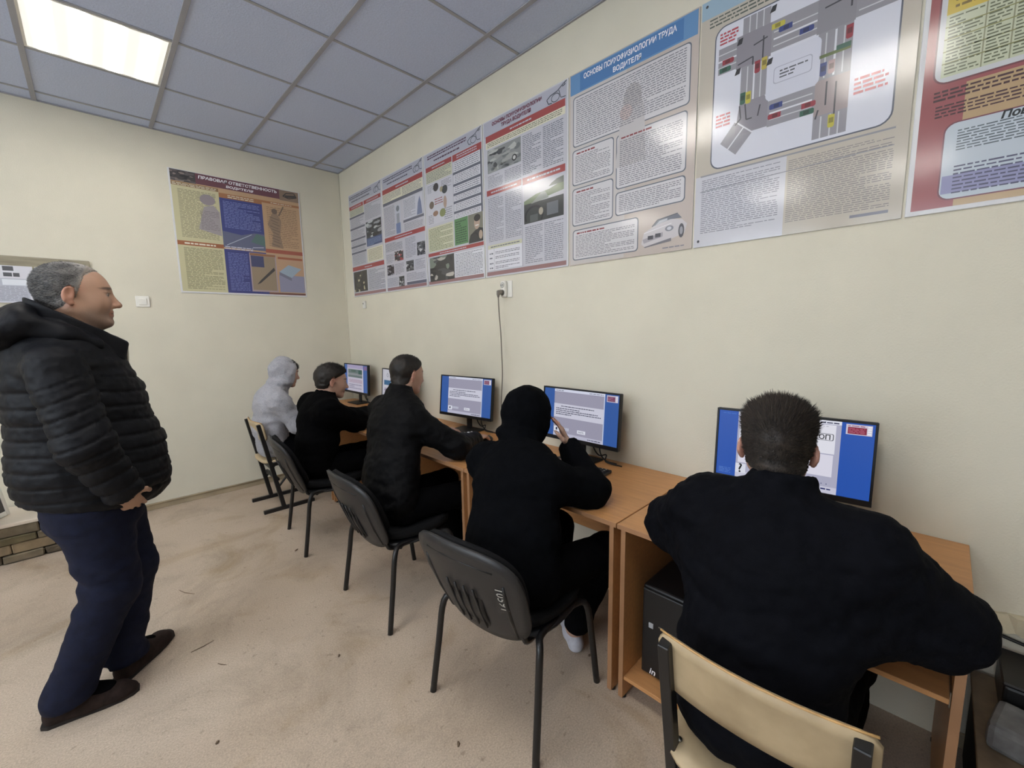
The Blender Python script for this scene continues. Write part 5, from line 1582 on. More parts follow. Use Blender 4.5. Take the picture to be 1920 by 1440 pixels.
def hair_piece(name, V, Q, head, line, thick, strands, length, cols, material, parent, base, comb=(0, 0, 0), lift=0.7, seed=1, rough=0.3, width=0.0011, tufts=0, side_len=0.32):
    """hair: a thickened cap following the skull plus short tufts; line(L) > 0 inside the hair"""
    N = vnormals(V, Q)
    L = head.local(V)
    d = line(L)
    earz = (np.abs(L[:, 1]) > 0.078) & (((L[:, 0] + 0.018) / 0.032) ** 2 + ((L[:, 2] + 0.004) / 0.044) ** 2 < 1)
    d = np.where(earz, -1, d)
    d = np.where((np.abs(L) < np.array([0.16, 0.13, 0.15])).all(1), d, -1)
    inside = d > -0.004
    f = inside[Q].all(1)
    Qh = Q[f]
    used = np.unique(Qh)
    remap = np.full(len(V), -1); remap[used] = np.arange(len(used))
    g = np.clip(d[used] / 0.02, 0.0, 1)
    P = V[used] + N[used] * (thick * g * (1 + rough * vnoise(V[used], 60, seed)) - 0.0012 * (g < 0.02))[:, None]
    verts = [tuple(p - base) for p in P]
    cv = np.array(cols[0]) * (1 + 0.25 * vnoise(V[used], 70, seed + 2))[:, None]
    if len(cols) > 1:
        mixv = np.clip(0.5 + 0.8 * vnoise(V[used], 50, seed + 9), 0, 1)[:, None]
        cv = cv * (1 - mixv) + np.array(cols[1]) * mixv
    if len(cols) > 2:        # third colour: fringe near the hairline and temples
        ed = (np.clip(1 - d[used] / 0.035, 0, 1) * np.clip((L[used][:, 0] + 0.05) / 0.05, 0, 1))[:, None]
        cv = cv * (1 - ed) + np.array(cols[2]) * ed
    colors = [tuple(c) for c in np.clip(cv, 0, 1)]
    faces = [tuple(q) for q in remap[Qh]]
    r = np.random.default_rng(seed)
    fi = r.integers(0, len(Qh), strands + tufts)
    cw = head.fr.T @ np.array(comb, float)
    for nk_, k in enumerate(fi):
        q = Qh[k]
        a, b = r.random(2)
        p = (V[q[0]] * (1 - a) + V[q[1]] * a) * (1 - b) + (V[q[3]] * (1 - a) + V[q[2]] * a) * b
        n = N[q[0]]
        if d[q].min() < 0.001: continue
        ed = min(1.0, d[q].min() / 0.03)
        dr = unit(n * lift + cw + r.normal(0, 0.28, 3))
        p = p + n * thick * 0.5
        lc = head.local(p[None])[0]
        top = min(1.0, max(0.0, (lc[2] - 0.035) / 0.05))
        l = length * (0.35 + 0.65 * ed) * (side_len + (1 - side_len) * top) * r.uniform(0.6, 1.25)
        s = unit(np.cross(dr, r.normal(0, 1, 3))); t = np.cross(dr, s)
        i0 = len(verts)
        wd = width * r.uniform(0.8, 1.4)
        if nk_ >= strands:      # coarser tufts that break the outline
            wd *= 3.2; l *= 1.15
        for ang in (0, 2.094, 4.189):
            verts.append(tuple(p + (s * math.cos(ang) + t * math.sin(ang)) * wd - base))
        verts.append(tuple(p + dr * l - base))
        c = np.array(cols[r.integers(0, min(2, len(cols)))]) * r.uniform(0.6, 1.3)
        if len(cols) > 2 and ed < 0.9 and lc[0] > -0.03:
            c = np.array(cols[2]) * r.uniform(0.7, 1.2)
        colors += [tuple(np.clip(c, 0, 1))] * 4
        faces += [(i0, i0 + 1, i0 + 3), (i0 + 1, i0 + 2, i0 + 3), (i0 + 2, i0, i0 + 3)]
    me = bpy.data.meshes.new(name)
    me.from_pydata(verts, [], faces)
    at = me.color_attributes.new('Col', 'FLOAT_COLOR', 'POINT')
    at.data.foreach_set('color', np.array([c + (1.0,) for c in colors], np.float32).ravel())
    me.polygons.foreach_set('use_smooth', [True] * len(me.polygons))
    return mesh_obj(name, me, material, parent)

M['skin'] = attr_mat('skin', 0.5, 0.4, 0.0, 0.15, 220.0)
M['hair'] = attr_mat('hair', 0.55, 0.4)
M['puffer'] = mat('dark_navy_quilted_nylon', rgb(13, 14, 19), 0.6, 0.2, 14, 0.25, 70, spec=0.2)
M['jeans'] = mat('navy_denim', rgb(21, 25, 44), 0.85, 0.25, 30, 0.3, 260, spec=0.2)
M['suede'] = mat('brown_suede', rgb(46, 36, 33), 0.9, 0.25, 40, 0.4, 250, spec=0.2)
M['sole'] = mat('dark_rubber_sole', rgb(36, 30, 28), 0.8, 0.1)
M['black_knit'] = mat('black_knit', rgb(7, 7, 8), 0.95, 0.25, 60, 0.3, 300, spec=0.04)
M['black_fleece'] = mat('black_hoodie_jersey', rgb(8, 9, 12), 0.95, 0.25, 40, 0.3, 240, spec=0.05)
M['black_nylon'] = mat('black_zip_jacket', rgb(9, 9, 11), 0.65, 0.2, 20, 0.2, 120, spec=0.10)
M['dark_twill'] = mat('black_blue_twill', rgb(11, 12, 17), 0.85, 0.2, 30, 0.3, 280, spec=0.07)
M['black_trouser'] = mat('black_trousers', rgb(8, 8, 10), 0.9, 0.2, 30, 0.2, 200, spec=0.05)
M['grey_melange'] = mat('grey_melange_jersey', rgb(158, 158, 164), 0.95, 0.16, 160, 0.35, 260, spec=0.15)
M['sock'] = mat('pale_grey_sock', rgb(186, 186, 196), 0.9, 0.1, 40, 0.2, 200)
M['shoe_black'] = mat('black_shoe', rgb(20, 19, 19), 0.5, 0.2, 30)

def cloth(name, B, h, material, parent, base, wrinkle=None, it=2):
    V, Q = B.mesh(h)
    V = relax(V, Q, it)
    if wrinkle is not None:
        V = V + vnormals(V, Q) * wrinkle(V)[:, None]
    return np_mesh(name, V - base, Q, material, parent)

def folds(amp, seed, sx=9.0, sz=26.0):
    """soft folds: noise stretched sideways plus a finer layer"""
    return lambda V: amp * (0.7 * vnoise(V, (sx, sx, sz), seed) + 0.5 * vnoise(V, (22, 22, 34), seed + 1) + 0.25 * vnoise(V, 60, seed + 2))

def add_shoe(B, heel, toe, hgt=0.05, width=0.042, ankle=None):
    heel, toe = np.array(heel, float), np.array(toe, float)
    d = unit(toe - heel); L = np.linalg.norm(toe - heel)
    side = np.array([-d[1], d[0], 0])
    z = np.array([0, 0, 1.0])
    B.econe(heel + d * 0.04 + z * 0.035, heel + d * L * 0.45 + z * 0.034, (width * 0.82, hgt * 0.9), (width * 0.95, hgt * 0.85), side, 0.02)
    B.econe(heel + d * L * 0.45 + z * 0.030, heel + d * L * 0.78 + z * 0.022, (width, hgt * 0.8), (width * 0.98, hgt * 0.55), side, 0.02)
    B.econe(heel + d * L * 0.78 + z * 0.020, heel + d * (L - 0.025) + z * 0.016, (width * 0.92, hgt * 0.5), (width * 0.66, hgt * 0.32), side, 0.02)
    B.cut(heel + z * 0.010, (0, 0, -1))

# ================================================================ the standing man
def standing_man():
    base = np.array([-2.05, -2.18, 0.0])
    hd = Head((-1.966, -2.15, 1.566), frame((1, -0.06, -0.03)), 0.985, 1.1, 1.0)
    shR, elR, wrR = (-2.040, -2.330, 1.315), (-1.995, -2.395, 1.045), (-1.912, -2.340, 0.835)
    shL, elL, wrL = (-2.040, -1.960, 1.315), (-1.995, -1.895, 1.045), (-1.905, -1.95, 0.835)
    hipR, knR, anR = (-2.005, -2.205, 0.80), (-1.985, -2.215, 0.44), (-2.145, -2.235, 0.085)
    hipL, knL, anL = (-1.975, -2.06, 0.80), (-1.925, -2.075, 0.44), (-1.985, -2.105, 0.085)
    B = Blob()
    hd.add(B)
    B.econe(hd.w(-0.030, 0, -0.05), (-2.015, -2.145, 1.40), (0.060, 0.062), (0.070, 0.070), (0, 1, 0), 0.03)
    B.cone(hd.w(0.02, 0, -0.09), (-1.97, -2.145, 1.42), 0.042, 0.05, 0.03)
    B.loft([((-2.02, -2.145, 1.40), 0.10, 0.08), ((-2.02, -2.145, 1.30), 0.17, 0.11), ((-2.00, -2.14, 1.05), 0.16, 0.15), ((-1.99, -2.135, 0.85), 0.165, 0.14)], (0, 1, 0))
    for sh, el, wr, q in ((shR, elR, wrR, -1), (shL, elL, wrL, 1)):
        B.chain([sh, el, wr], [0.055, 0.042, 0.028], 0.02)
    for hp, kn, an in ((hipR, knR, anR), (hipL, knL, anL)):
        B.chain([hp, kn, an], [0.085, 0.055, 0.038], 0.03)
    B.cone(anR, (-2.03, -2.245, 0.035), 0.030, 0.020, 0.02); B.cone(anL, (-1.89, -2.02, 0.035), 0.030, 0.020, 0.02)
    add_hand(B, wrR, (0.22, 0.62, -0.76), (0.2, -0.8, -0.5), (0.9, 0.1, 0.3), 0.3)
    add_hand(B, wrL, (0.35, -0.3, -0.88), (0.2, 0.9, -0.2), (0.9, -0.1, 0.3), 0.35)
    V, Q = B.mesh(0.004)
    V = relax(V, Q, 1, 0.3)
    skin = rgb(178, 142, 120)
    C = skin_colors(V, hd, skin, rgb(132, 112, 100), rgb(70, 60, 54))
    body = np_mesh('person', V - base, Q, M['skin'], None, C)
    body.location = base
    tag(body, 'standing person in a dark puffer jacket and navy trousers, hands in pockets', 'person')
    def line(L):
        th = np.interp(L[:, 0], [-0.13, -0.06, -0.034, -0.014, 0.004, 0.018, 0.03, 0.05, 0.075, 0.10], [-0.075, -0.062, -0.050, -0.022, -0.012, 0.030, 0.068, 0.086, 0.094, 0.13])
        return L[:, 2] - th
    hair_piece('hair', V, Q, hd, line, 0.0045, 14000, 0.011, [rgb(62, 60, 59), rgb(118, 114, 110), rgb(168, 158, 148)], M['hair'], body, base, (-0.85, 0, -0.45), 0.42, 3, side_len=0.9)
    # jacket
    J = Blob()
    J.loft([((-2.005, -2.14, 0.79), 0.185, 0.175), ((-1.985, -2.14, 0.88), 0.190, 0.218), ((-1.985, -2.14, 0.98), 0.188, 0.213), ((-2.005, -2.14, 1.18), 0.186, 0.188), ((-2.025, -2.145, 1.31), 0.18, 0.160),
            ((-2.03, -2.145, 1.375), 0.15, 0.125), ((-2.01, -2.145, 1.415), 0.105, 0.110)], (0, 1, 0), 0.04)
    J.ell((-1.855, -2.07, 0.815), (0.095, 0.13, 0.085), None, 0.05)
    for sh, el, wr in ((shR, elR, wrR), (shL, elL, wrL)):
        J.cone(sh, (-2.02, -2.145, 1.38), 0.078, 0.08, 0.04)
    J.cut((-2.1, 0, 0.805), (-0.19, 0, -1))
    J.cut(hd.w(0.0, 0, -0.115), unit((0.50, 0, 0.86)), (-2.2, -2.26, 1.36), (-1.75, -2.03, 1.7))
    def quilt(V):
        z = V[:, 2] + 0.07 * (V[:, 0] + 2.0) + 0.004 * vnoise(V, 12, 2) - 0.05 * np.abs(V[:, 1] + 2.14)
        ph = z / 0.055
        f = ph - np.floor(ph)
        puff = 1 - np.abs(2 * f - 1) ** 5
        m = np.clip((1.285 - V[:, 2]) / 0.03, 0, 1) * np.clip((V[:, 2] - 0.77) / 0.02, 0, 1)
        return (0.0075 * (puff - 0.7) * m) + 0.0035 * vnoise(V, (16, 16, 40), 4) + 0.002 * vnoise(V, 55, 6)
    jk = cloth('jacket', J, 0.006, M['puffer'], body, base, quilt)
    jk['label'] = 'dark navy quilted puffer jacket'
    for sh, el, wr in ((shR, elR, wrR), (shL, elL, wrL)):
        A = Blob()
        A.chain([np.array(sh) + (0, 0, 0.0), el, np.array(wr)], [0.080, 0.076, 0.060], 0.03)
        dw = unit(np.array(wr) - np.array(el))
        A.cut(np.array(wr) + dw * 0.005, dw)
        ax = unit(np.array(wr) - np.array(sh))
        def squilt(V, ax=ax, sh=np.array(sh)):
            t = (V - sh) @ ax + 0.10 * (V[:, 0] + 2.0) + 0.004 * vnoise(V, 14, 6)
            ph = t / 0.052; f = ph - np.floor(ph)
            return 0.0075 * ((1 - np.abs(2 * f - 1) ** 5) - 0.7) * np.clip((t - 0.02) / 0.04, 0, 1) + 0.003 * vnoise(V, (18, 18, 40), 7) + 0.002 * vnoise(V, 60, 9)
        cloth('sleeve', A, 0.006, M['puffer'], body, base, squilt)
    K = Blob()
    K.econe((-1.995, -2.145, 1.355), (-1.975, -2.145, 1.53), (0.118, 0.130), (0.108, 0.128), (0, 1, 0), 0.02)
    K.cone((-1.90, -2.10, 1.30), (-1.865, -2.10, 1.385), 0.030, 0.024, 0.04); K.cone((-1.90, -2.19, 1.30), (-1.865, -2.19, 1.385), 0.030, 0.024, 0.04)
    K.econe((-1.985, -2.145, 1.39), (-1.955, -2.145, 1.62), (0.088, 0.100), (0.092, 0.104), (0, 1, 0), 0.008, 'c')
    K.cut((-1.845, -2.145, 1.395), unit((0.165, 0, 0.26)))
    cl = cloth('collar', K, 0.005, M['puffer'], body, base, folds(0.003, 8, 20, 20), 1)
    Hd = Blob()      # hood folded down over the back
    Hd.ell((-2.145, -2.145, 1.435), (0.095, 0.165, 0.070), frame((1, 0, 0.25)), 0.03)
    Hd.ell((-2.105, -2.145, 1.49), (0.055, 0.125, 0.050), None, 0.03)
    for q in (-1, 1):
        Hd.chain([(-2.10, -2.145 + q * 0.13, 1.465), (-2.02, -2.145 + q * 0.135, 1.425), (-1.93, -2.145 + q * 0.115, 1.385)], [0.042, 0.034, 0.022], 0.03)
    Hd.cut(hd.c, (1, 0, 0), (-2.035, -2.26, 1.47), (-1.7, -2.03, 1.7))
    cloth('hood', Hd, 0.006, M['puffer'], body, base, folds(0.006, 15, 14, 22))
    zp = tube('zip', smooth_path([np.array(q) - base for q in ((-1.846, -2.15, 1.375), (-1.848, -2.15, 1.335), (-1.852, -2.148, 1.29))], 4), 0.005, M['steel'], jk, 6)
    # trousers
    T = Blob()
    T.loft([((-2.00, -2.135, 0.86), 0.165, 0.155), ((-2.00, -2.135, 0.76), 0.165, 0.150)], (0, 1, 0), 0.04)
    T.chain([hipR, knR, anR, (-2.135, -2.235, 0.045)], [0.118, 0.085, 0.070, 0.070], 0.03)
    T.chain([hipL, knL, anL, (-1.97, -2.10, 0.055)], [0.118, 0.084, 0.068, 0.070], 0.03)
    T.cut((-2.15, 0, 0.062), (0.16, 0, -1), (-2.35, -2.4, -0.2), (-2.06, -2.1, 0.11)); T.cut((0, 0, 0.062), (0, 0, -1), (-2.06, -2.3, -0.2), (-1.8, -1.9, 0.12))
    def tr_w(V):
        k = np.exp(-((V[:, 2] - 0.46) / 0.12) ** 2) + 0.8 * np.exp(-((V[:, 2] - 0.12) / 0.10) ** 2) + 0.6 * np.exp(-((V[:, 2] - 0.72) / 0.08) ** 2)
        q = V.copy(); q[:, 2] += 0.5 * q[:, 0]
        return 0.010 * k * vnoise(q, (8, 8, 24), 22) + 0.003 * vnoise(V, (20, 20, 50), 23)
    cloth('trousers', T, 0.0065, M['jeans'], body, base, tr_w)
    for an, ft in ((anR, (-2.04, -2.24, 0.045)), (anL, (-1.90, -2.03, 0.045))):
        Sk = Blob(); Sk.chain([np.array(an) + (0, 0, 0.05), an, ft], [0.044, 0.043, 0.034], 0.02)
        cloth('sock', Sk, 0.007, M['black_trouser'], body, base)
    for heel, toe in (((-2.218, -2.225, 0), (-1.945, -2.255, 0)), ((-2.012, -2.168, 0), (-1.815, -1.945, 0))):
        S = Blob(); add_shoe(S, heel, toe, 0.064, 0.046)
        so = cloth('shoe', S, 0.005, M['suede'], body, base)
        hh, tt = np.array(heel), np.array(toe); d = unit(tt - hh); sd = np.array([-d[1], d[0], 0]); Ln = np.linalg.norm(tt - hh)
        bm = bmesh.new()
        prof = [(0.0, 0.02), (0.02, 0.034), (0.10, 0.037), (0.17, 0.043), (0.22, 0.041), (Ln - 0.02, 0.030), (Ln - 0.004, 0.014)]
        ring = [hh + d * a + sd * b for a, b in prof] + [hh + d * a - sd * b for a, b in reversed(prof)]
        lo = [bm.verts.new(Vector(r - base)) for r in ring]; hi = [bm.verts.new(Vector(r - base) + Vector((0, 0, 0.013))) for r in ring]
        bm.faces.new(lo[::-1]); bm.faces.new(hi)
        for i in range(len(ring)):
            j = (i + 1) % len(ring); bm.faces.new((lo[i], lo[j], hi[j], hi[i]))
        bm_obj('sole', bm, M['sole'], so)
    return body
standing_man()

# ================================================================ the seated students
def seated(words, base, head, neck, chest, waist, pelvis, arms, legs, top_mat, top_name, seat_z, widths=(0.155, 0.185, 0.17, 0.175), depth=(0.10, 0.115, 0.115, 0.125), sleeve=(0.078, 0.062, 0.046), collar=None,
           hood=None, hair=None, skin=rgb(184, 148, 130), fold=0.006, seed=1, h=0.0065, sleeve_long=True, feet_mat=None, drape=None, trouser=None, hem_z=None, face_h=0.0065):
    """arms: two of (shoulder, elbow, wrist, hand direction, back-of-hand, thumb, curl) left then right; legs: (hip, knee, ankle, toe)"""
    base = np.array(base, float)
    side = unit(np.array(arms[0][0]) - np.array(arms[1][0]))
    B = Blob()
    head.add(B)
    nk = np.array(neck, float)
    B.econe(head.w(-0.034, 0, -0.045), nk, (0.054, 0.055), (0.062, 0.060), side, 0.03)
    B.loft([(nk, 0.07, 0.06), (chest, widths[1] * 0.72, depth[1] * 0.72), (waist, widths[2] * 0.72, depth[2] * 0.72), (pelvis, widths[3] * 0.74, depth[3] * 0.75)], side)
    for sh, el, wr, hdv, hn, ht, cu in arms:
        B.chain([sh, el, wr], [0.045, 0.038, 0.026], 0.02)
        add_hand(B, wr, hdv, hn, ht, cu, 0.93)
    for hp, kn, an, toe in legs:
        B.chain([hp, kn, an, toe], [0.07, 0.05, 0.036, 0.024], 0.03)
    V, Q = B.mesh(face_h)
    V = relax(V, Q, 1, 0.4)
    C = skin_colors(V, head, skin)
    body = np_mesh('person', V - base, Q, M['skin'], None, C)
    body.location = base
    tag(body, words, 'person')
    if hair:
        hair_piece('hair', V, Q, head, parent=body, base=base, material=M['hair'], **hair)
    J = Blob()
    J.loft([(nk + (np.array(chest) - nk) * 0.02, 0.075, 0.070), (nk + (np.array(chest) - nk) * 0.45, widths[0], depth[0]), (chest, widths[1], depth[1]), (waist, widths[2], depth[2]), (pelvis, widths[3], depth[3])], side, 0.045)
    for i, (sh, el, wr, hdv, hn, ht, cu) in enumerate(arms):
        e = np.array(wr, float) if sleeve_long else np.array(el) * 0.3 + np.array(wr) * 0.7
        J.chain([sh, el, e], list(sleeve), 0.03)
        J.cone(sh, nk + (np.array(chest) - nk) * 0.15, sleeve[0] * 0.92, 0.06, 0.05)
        dw = unit(np.array(wr) - np.array(el))
        J.cut(e + dw * 0.012, dw, e - 0.09, e + 0.09)
    for a, b, ra, rb in (drape or []):
        J.cone(a, b, ra, rb, 0.05)
    if collar:
        up, r0, hgt = collar
        J.econe(nk - np.array(up) * 0.02, nk + np.array(up) * hgt, (r0 + 0.012, r0 + 0.010), (r0, r0), side, 0.02)
        J.cut(nk + np.array(up) * hgt, up, nk - 0.14, nk + 0.14)
        J.econe(nk - np.array(up) * 0.0, nk + np.array(up) * (hgt + 0.12), (r0 - 0.012, r0 - 0.012), (r0 - 0.010, r0 - 0.010), side, 0.006, 'c')
    if hood is None:
        pass
    J.cut((0, 0, seat_z + 0.004 if hem_z is None else hem_z), (0, 0, -1))
    top = cloth(top_name, J, h, top_mat, body, base, folds(fold, seed))
    T = Blob()
    pv = np.array(pelvis, float)
    T.econe(pv + np.array([0, 0, 0.05]), pv + np.array([0.02, 0, -0.02]), (widths[3] * 0.82, depth[3] * 0.78), (widths[3] * 0.88, depth[3] * 0.85), side, 0.03)
    for hp, kn, an, toe in legs:
        T.chain([hp, kn, np.array(an) * 0.92 + np.array(kn) * 0.08], [0.088, 0.072, 0.058], 0.03)
    T.cut((0, 0, seat_z + 0.002), (0, 0, -1), (-1.2, pv[1] - 0.3, seat_z - 0.07), (-0.62, pv[1] + 0.3, 0.7))
    cloth('trousers', T, 0.008, trouser or M['black_trouser'], body, base, folds(0.005, seed + 5))
    for i, (hp, kn, an, toe) in enumerate(legs):
        an, toe = np.array(an, float), np.array(toe, float)
        d = unit((toe - an) * np.array([1, 1, 0]))
        S = Blob(); add_shoe(S, np.array([an[0], an[1], 0]) - d * 0.06, np.array([an[0], an[1], 0]) + d * 0.20)
        cloth('shoe', S, 0.006, (feet_mat[i] if feet_mat else M['shoe_black']), body, base)
    return body, top, V, Q

def std_legs(y, x_hip=-0.90, z=0.50, spread=0.09, kx=-0.47, ax=-0.42, seat=0.44):
    out = []
    for q in (1, -1):
        out.append(((x_hip, y + q * spread, z), (kx, y + q * (spread + 0.03), z - 0.01), (ax, y + q * (spread + 0.03), 0.085), (ax + 0.14, y + q * (spread + 0.04), 0.04)))
    return out
short_line = lambda L: L[:, 2] - np.interp(L[:, 0], [-0.13, -0.06, -0.035, -0.012, 0.012, 0.045, 0.075, 0.10], [-0.070, -0.062, -0.050, 0.008, 0.030, 0.052, 0.072, 0.10])
DARKHAIR = [rgb(20, 16, 14), rgb(36, 29, 24)]
BROWNHAIR = [rgb(32, 26, 22), rgb(58, 48, 40)]

# 5: nearest the camera, dark twill jacket, short brown hair
h5 = Head((-0.645, -4.129, 1.086), frame((0.97, 0.19, -0.16), (0.12, 0.02, 1)), 0.96)
seated('seated person in a blue-black jacket leaning on the desk nearest the camera', (-0.90, -4.17, 0.0), h5, (-0.735, -4.165, 0.962), (-0.79, -4.165, 0.83), (-0.86, -4.165, 0.64), (-0.905, -4.165, 0.50),
       [((-0.735, -3.985, 0.895), (-0.640, -3.838, 0.772), (-0.42, -3.93, 0.745), (0.9, -0.3, 0.0), (0, 0, 1), (-0.2, -1, 0), 0.3),
        ((-0.755, -4.340, 0.890), (-0.690, -4.475, 0.775), (-0.43, -4.33, 0.745), (0.9, 0.3, 0.0), (0, 0, 1), (-0.2, 1, 0), 0.3)],
       std_legs(-4.17, -0.88, 0.48), M['dark_twill'], 'jacket', 0.425, (0.175, 0.195, 0.175, 0.180), (0.105, 0.125, 0.12, 0.13), (0.096, 0.076, 0.058), ((0.28, 0.04, 0.96), 0.070, 0.078),
       hair=dict(line=short_line, thick=0.008, strands=20000, tufts=420, length=0.036, cols=BROWNHAIR, comb=(0.15, 0, 0.45), lift=1.0, seed=5), fold=0.011, seed=31, h=0.006, face_h=0.005, drape=[((-0.80, -4.31, 0.76), (-0.70, -4.45, 0.745), 0.085, 0.065), ((-0.80, -4.03, 0.76), (-0.66, -3.87, 0.75), 0.075, 0.06)])

# 4: black hood up, head propped on the right hand
h4 = Head((-0.605, -3.165, 1.030), frame((0.95, -0.05, -0.30), (0.28, 0, 1)), 0.95)
p4, t4, V4, Q4 = seated('seated person with a black hood pulled up, cheek resting on one hand', (-0.92, -3.36, 0.0), h4, (-0.715, -3.205, 0.905), (-0.775, -3.25, 0.80), (-0.86, -3.31, 0.64), (-0.915, -3.35, 0.51),
       [((-0.755, -3.045, 0.835), (-0.56, -2.98, 0.765), (-0.36, -3.10, 0.745), (0.9, -0.3, 0), (0, 0, 1), (0, -1, 0), 0.3),
        ((-0.745, -3.400, 0.825), (-0.560, -3.470, 0.762), (-0.490, -3.295, 0.900), (-0.22, 0.30, 0.93), (0.72, -0.66, 0.2), (-0.6, -0.5, 0.2), 0.2)],
       [((-0.88, -3.27, 0.50), (-0.48, -3.22, 0.50), (-0.44, -3.22, 0.085), (-0.30, -3.21, 0.04)), ((-0.88, -3.44, 0.50), (-0.50, -3.50, 0.49), (-0.545, -3.375, 0.10), (-0.47, -3.29, 0.03))],
       M['black_fleece'], 'hoodie', 0.445, (0.165, 0.192, 0.195, 0.215), (0.105, 0.125, 0.125, 0.14), (0.080, 0.070, 0.048), None, hood=True, fold=0.007, seed=41, feet_mat=[M['shoe_black'], M['sock']])
def hood_piece(head, nk, base, parent, material, front=0.045, seed=3, back=0.125, side=0.112, top=0.128, fold=0.006):
    H = Blob()
    H.ell(head.w(-0.020, 0, 0.018), np.array((back, side, top)) * head.sc, head.fr, 0.03)
    H.ell(head.w(0.005, 0, -0.05), np.array((0.105, side * 0.93, 0.085)) * head.sc, head.fr, 0.04)
    nk = np.array(nk, float)
    H.econe(head.w(-0.035, 0, -0.085), nk + np.array([0.0, 0, -0.02]), (0.088, 0.078), (0.120, 0.095), head.fr[1], 0.02)
    ring = [head.w(-0.03 + 0.085 * math.cos(a), 0.092 * math.sin(a), -0.085 + 0.012 * math.cos(a)) for a in np.linspace(0.9, 2 * math.pi - 0.9, 12)]
    for q0, q1 in zip(ring, ring[1:]):
        H.cone(q0, q1, 0.024, 0.024, 0.012)
    H.ell(head.w(0.060, 0, -0.010), np.array((0.105, 0.082, 0.118)) * head.sc, head.fr, 0.012, 'c')
    H.ell(head.w(0.02, 0, -0.015), np.array((0.09, 0.078, 0.105)) * head.sc, head.fr, 0.012, 'c')
    H.cut(head.w(front, 0, 0), head.fr[0] * 0.97 - head.fr[2] * 0.10, head.c - 0.2, head.c + 0.2, 0.012)
    return cloth('hood', H, 0.0055, material, parent, base, folds(fold, seed, 14, 18))
hood_piece(h4, (-0.715, -3.205, 0.905), np.array((-0.92, -3.36, 0.0)), p4, M['black_fleece'], 0.05)

# 3: black zip jacket, dark short hair, hand on the mouse
h3 = Head((-0.625, -2.195, 1.155), frame((0.98, 0.06, -0.15), (0.12, 0, 1)), 0.95)
p3, t3, V3, Q3 = seated('seated person in a black zip jacket reaching for a mouse', (-0.92, -2.46, 0.0), h3, (-0.715, -2.245, 1.030), (-0.775, -2.30, 0.90), (-0.86, -2.38, 0.68), (-0.915, -2.44, 0.52),
       [((-0.735, -2.085, 0.945), (-0.56, -1.98, 0.775), (-0.33, -2.10, 0.745), (0.9, -0.3, 0), (0, 0, 1), (0, -1, 0), 0.4),
        ((-0.755, -2.440, 0.930), (-0.575, -2.600, 0.775), (-0.330, -2.455, 0.748), (0.93, 0.25, 0.02), (0, 0, 1), (-0.1, 1, 0), 0.45)],
       std_legs(-2.45, -0.88, 0.50), M['black_nylon'], 'jacket', 0.445, (0.168, 0.195, 0.190, 0.205), (0.105, 0.125, 0.12, 0.13), (0.080, 0.068, 0.048), ((0.25, 0.05, 0.97), 0.064, 0.078),
       hair=dict(line=short_line, thick=0.009, strands=6000, length=0.010, cols=DARKHAIR, comb=(0.3, 0, 0.1), lift=0.8, seed=7), fold=0.010, seed=51, face_h=0.005)
cuff = tube('cuff_print', smooth_path([(0.500, 0.000, 0.806), (0.515, -0.016, 0.803), (0.530, 0.002, 0.804), (0.548, -0.016, 0.799), (0.565, 0.004, 0.799), (0.575, 0.028, 0.794)], 3), 0.0035, M['ink_white'], t3, 6)

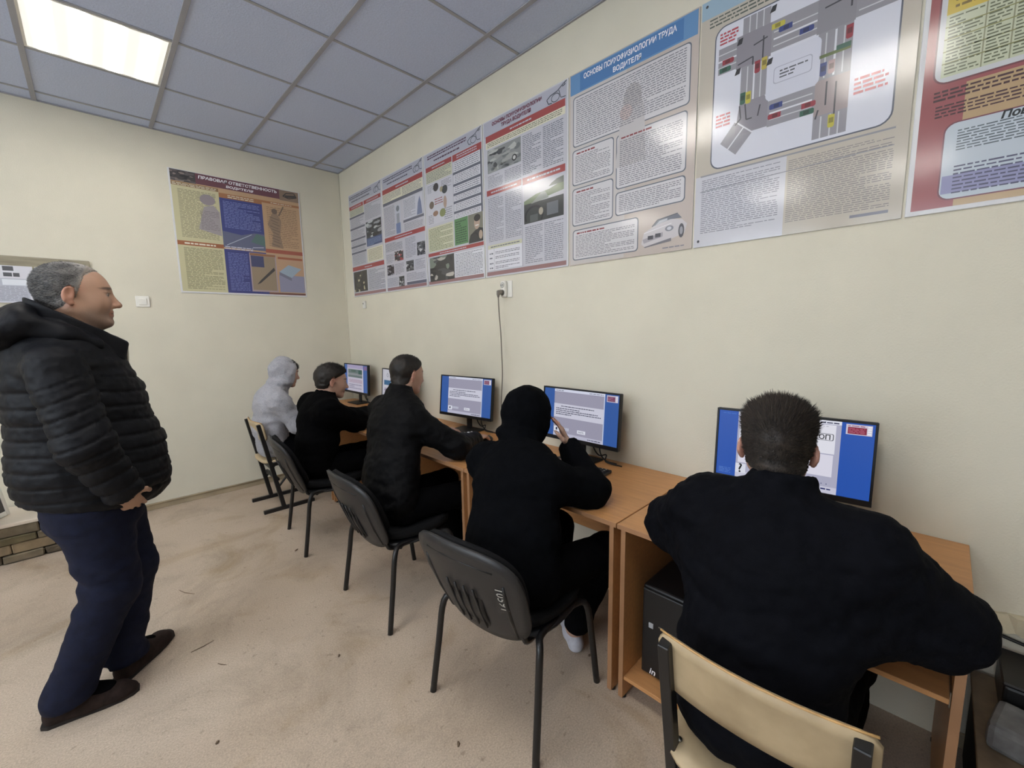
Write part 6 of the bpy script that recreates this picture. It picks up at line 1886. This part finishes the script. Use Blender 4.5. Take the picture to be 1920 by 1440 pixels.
# 2: black sweater
h2 = Head((-0.735, -1.335, 1.060), frame((0.97, -0.18, -0.20), (0.16, 0, 1)), 0.97)
seated('seated person in a plain black sweater next to the grey hoodie', (-0.92, -1.44, 0.0), h2, (-0.815, -1.365, 0.930), (-0.86, -1.39, 0.82), (-0.90, -1.42, 0.66), (-0.93, -1.44, 0.52),
       [((-0.835, -1.20, 0.880), (-0.66, -1.10, 0.765), (-0.42, -1.20, 0.745), (0.9, -0.2, 0), (0, 0, 1), (0, -1, 0), 0.4),
        ((-0.855, -1.550, 0.865), (-0.64, -1.480, 0.772), (-0.385, -1.110, 0.752), (0.8, 0.5, 0.0), (0, 0, 1), (-0.5, 0.8, 0), 0.5)],
       std_legs(-1.44, -0.90, 0.50), M['black_knit'], 'sweater', 0.445, (0.165, 0.195, 0.190, 0.190), (0.105, 0.125, 0.125, 0.13), (0.095, 0.080, 0.050), ((0.28, 0, 0.96), 0.066, 0.075),
       hair=dict(line=short_line, thick=0.019, strands=11000, length=0.024, cols=DARKHAIR, comb=(0.6, 0, -0.2), lift=0.5, seed=9, rough=0.2), fold=0.006, seed=61, face_h=0.005)

# 1: grey hoodie by the far wall
h1 = Head((-0.835, -0.640, 1.085), frame((0.97, 0.05, -0.22), (0.16, 0, 1)), 0.93)
p1, t1, V1, Q1 = seated('seated person in a grey hoodie with the hood up beside the far wall', (-0.98, -0.62, 0.0), h1, (-0.925, -0.635, 0.955), (-0.965, -0.63, 0.84), (-0.985, -0.625, 0.66), (-0.965, -0.62, 0.50),
       [((-0.935, -0.475, 0.885), (-0.80, -0.42, 0.70), (-0.58, -0.50, 0.745), (0.9, 0, 0), (0, 0, 1), (0, -1, 0), 0.4),
        ((-0.945, -0.795, 0.880), (-0.835, -0.835, 0.680), (-0.620, -0.760, 0.745), (0.9, 0.1, 0), (0, 0, 1), (0, 1, 0), 0.4)],
       std_legs(-0.62, -0.92, 0.48), M['grey_melange'], 'hoodie', 0.425, (0.150, 0.170, 0.160, 0.165), (0.100, 0.115, 0.115, 0.12), (0.076, 0.068, 0.046), None, hood=True,
       hair=dict(line=lambda L: L[:, 2] - np.interp(L[:, 0], [-0.1, 0.0, 0.05, 0.09], [0.0, 0.02, 0.035, 0.045]), thick=0.014, strands=2500, length=0.02, cols=DARKHAIR, comb=(0.9, 0, -0.4), lift=0.4, seed=12), fold=0.009, seed=71)
hood_piece(h1, (-0.925, -0.635, 0.955), np.array((-0.98, -0.62, 0.0)), p1, M['grey_melange'], 0.058, 9, 0.125, 0.108, 0.125, 0.010)
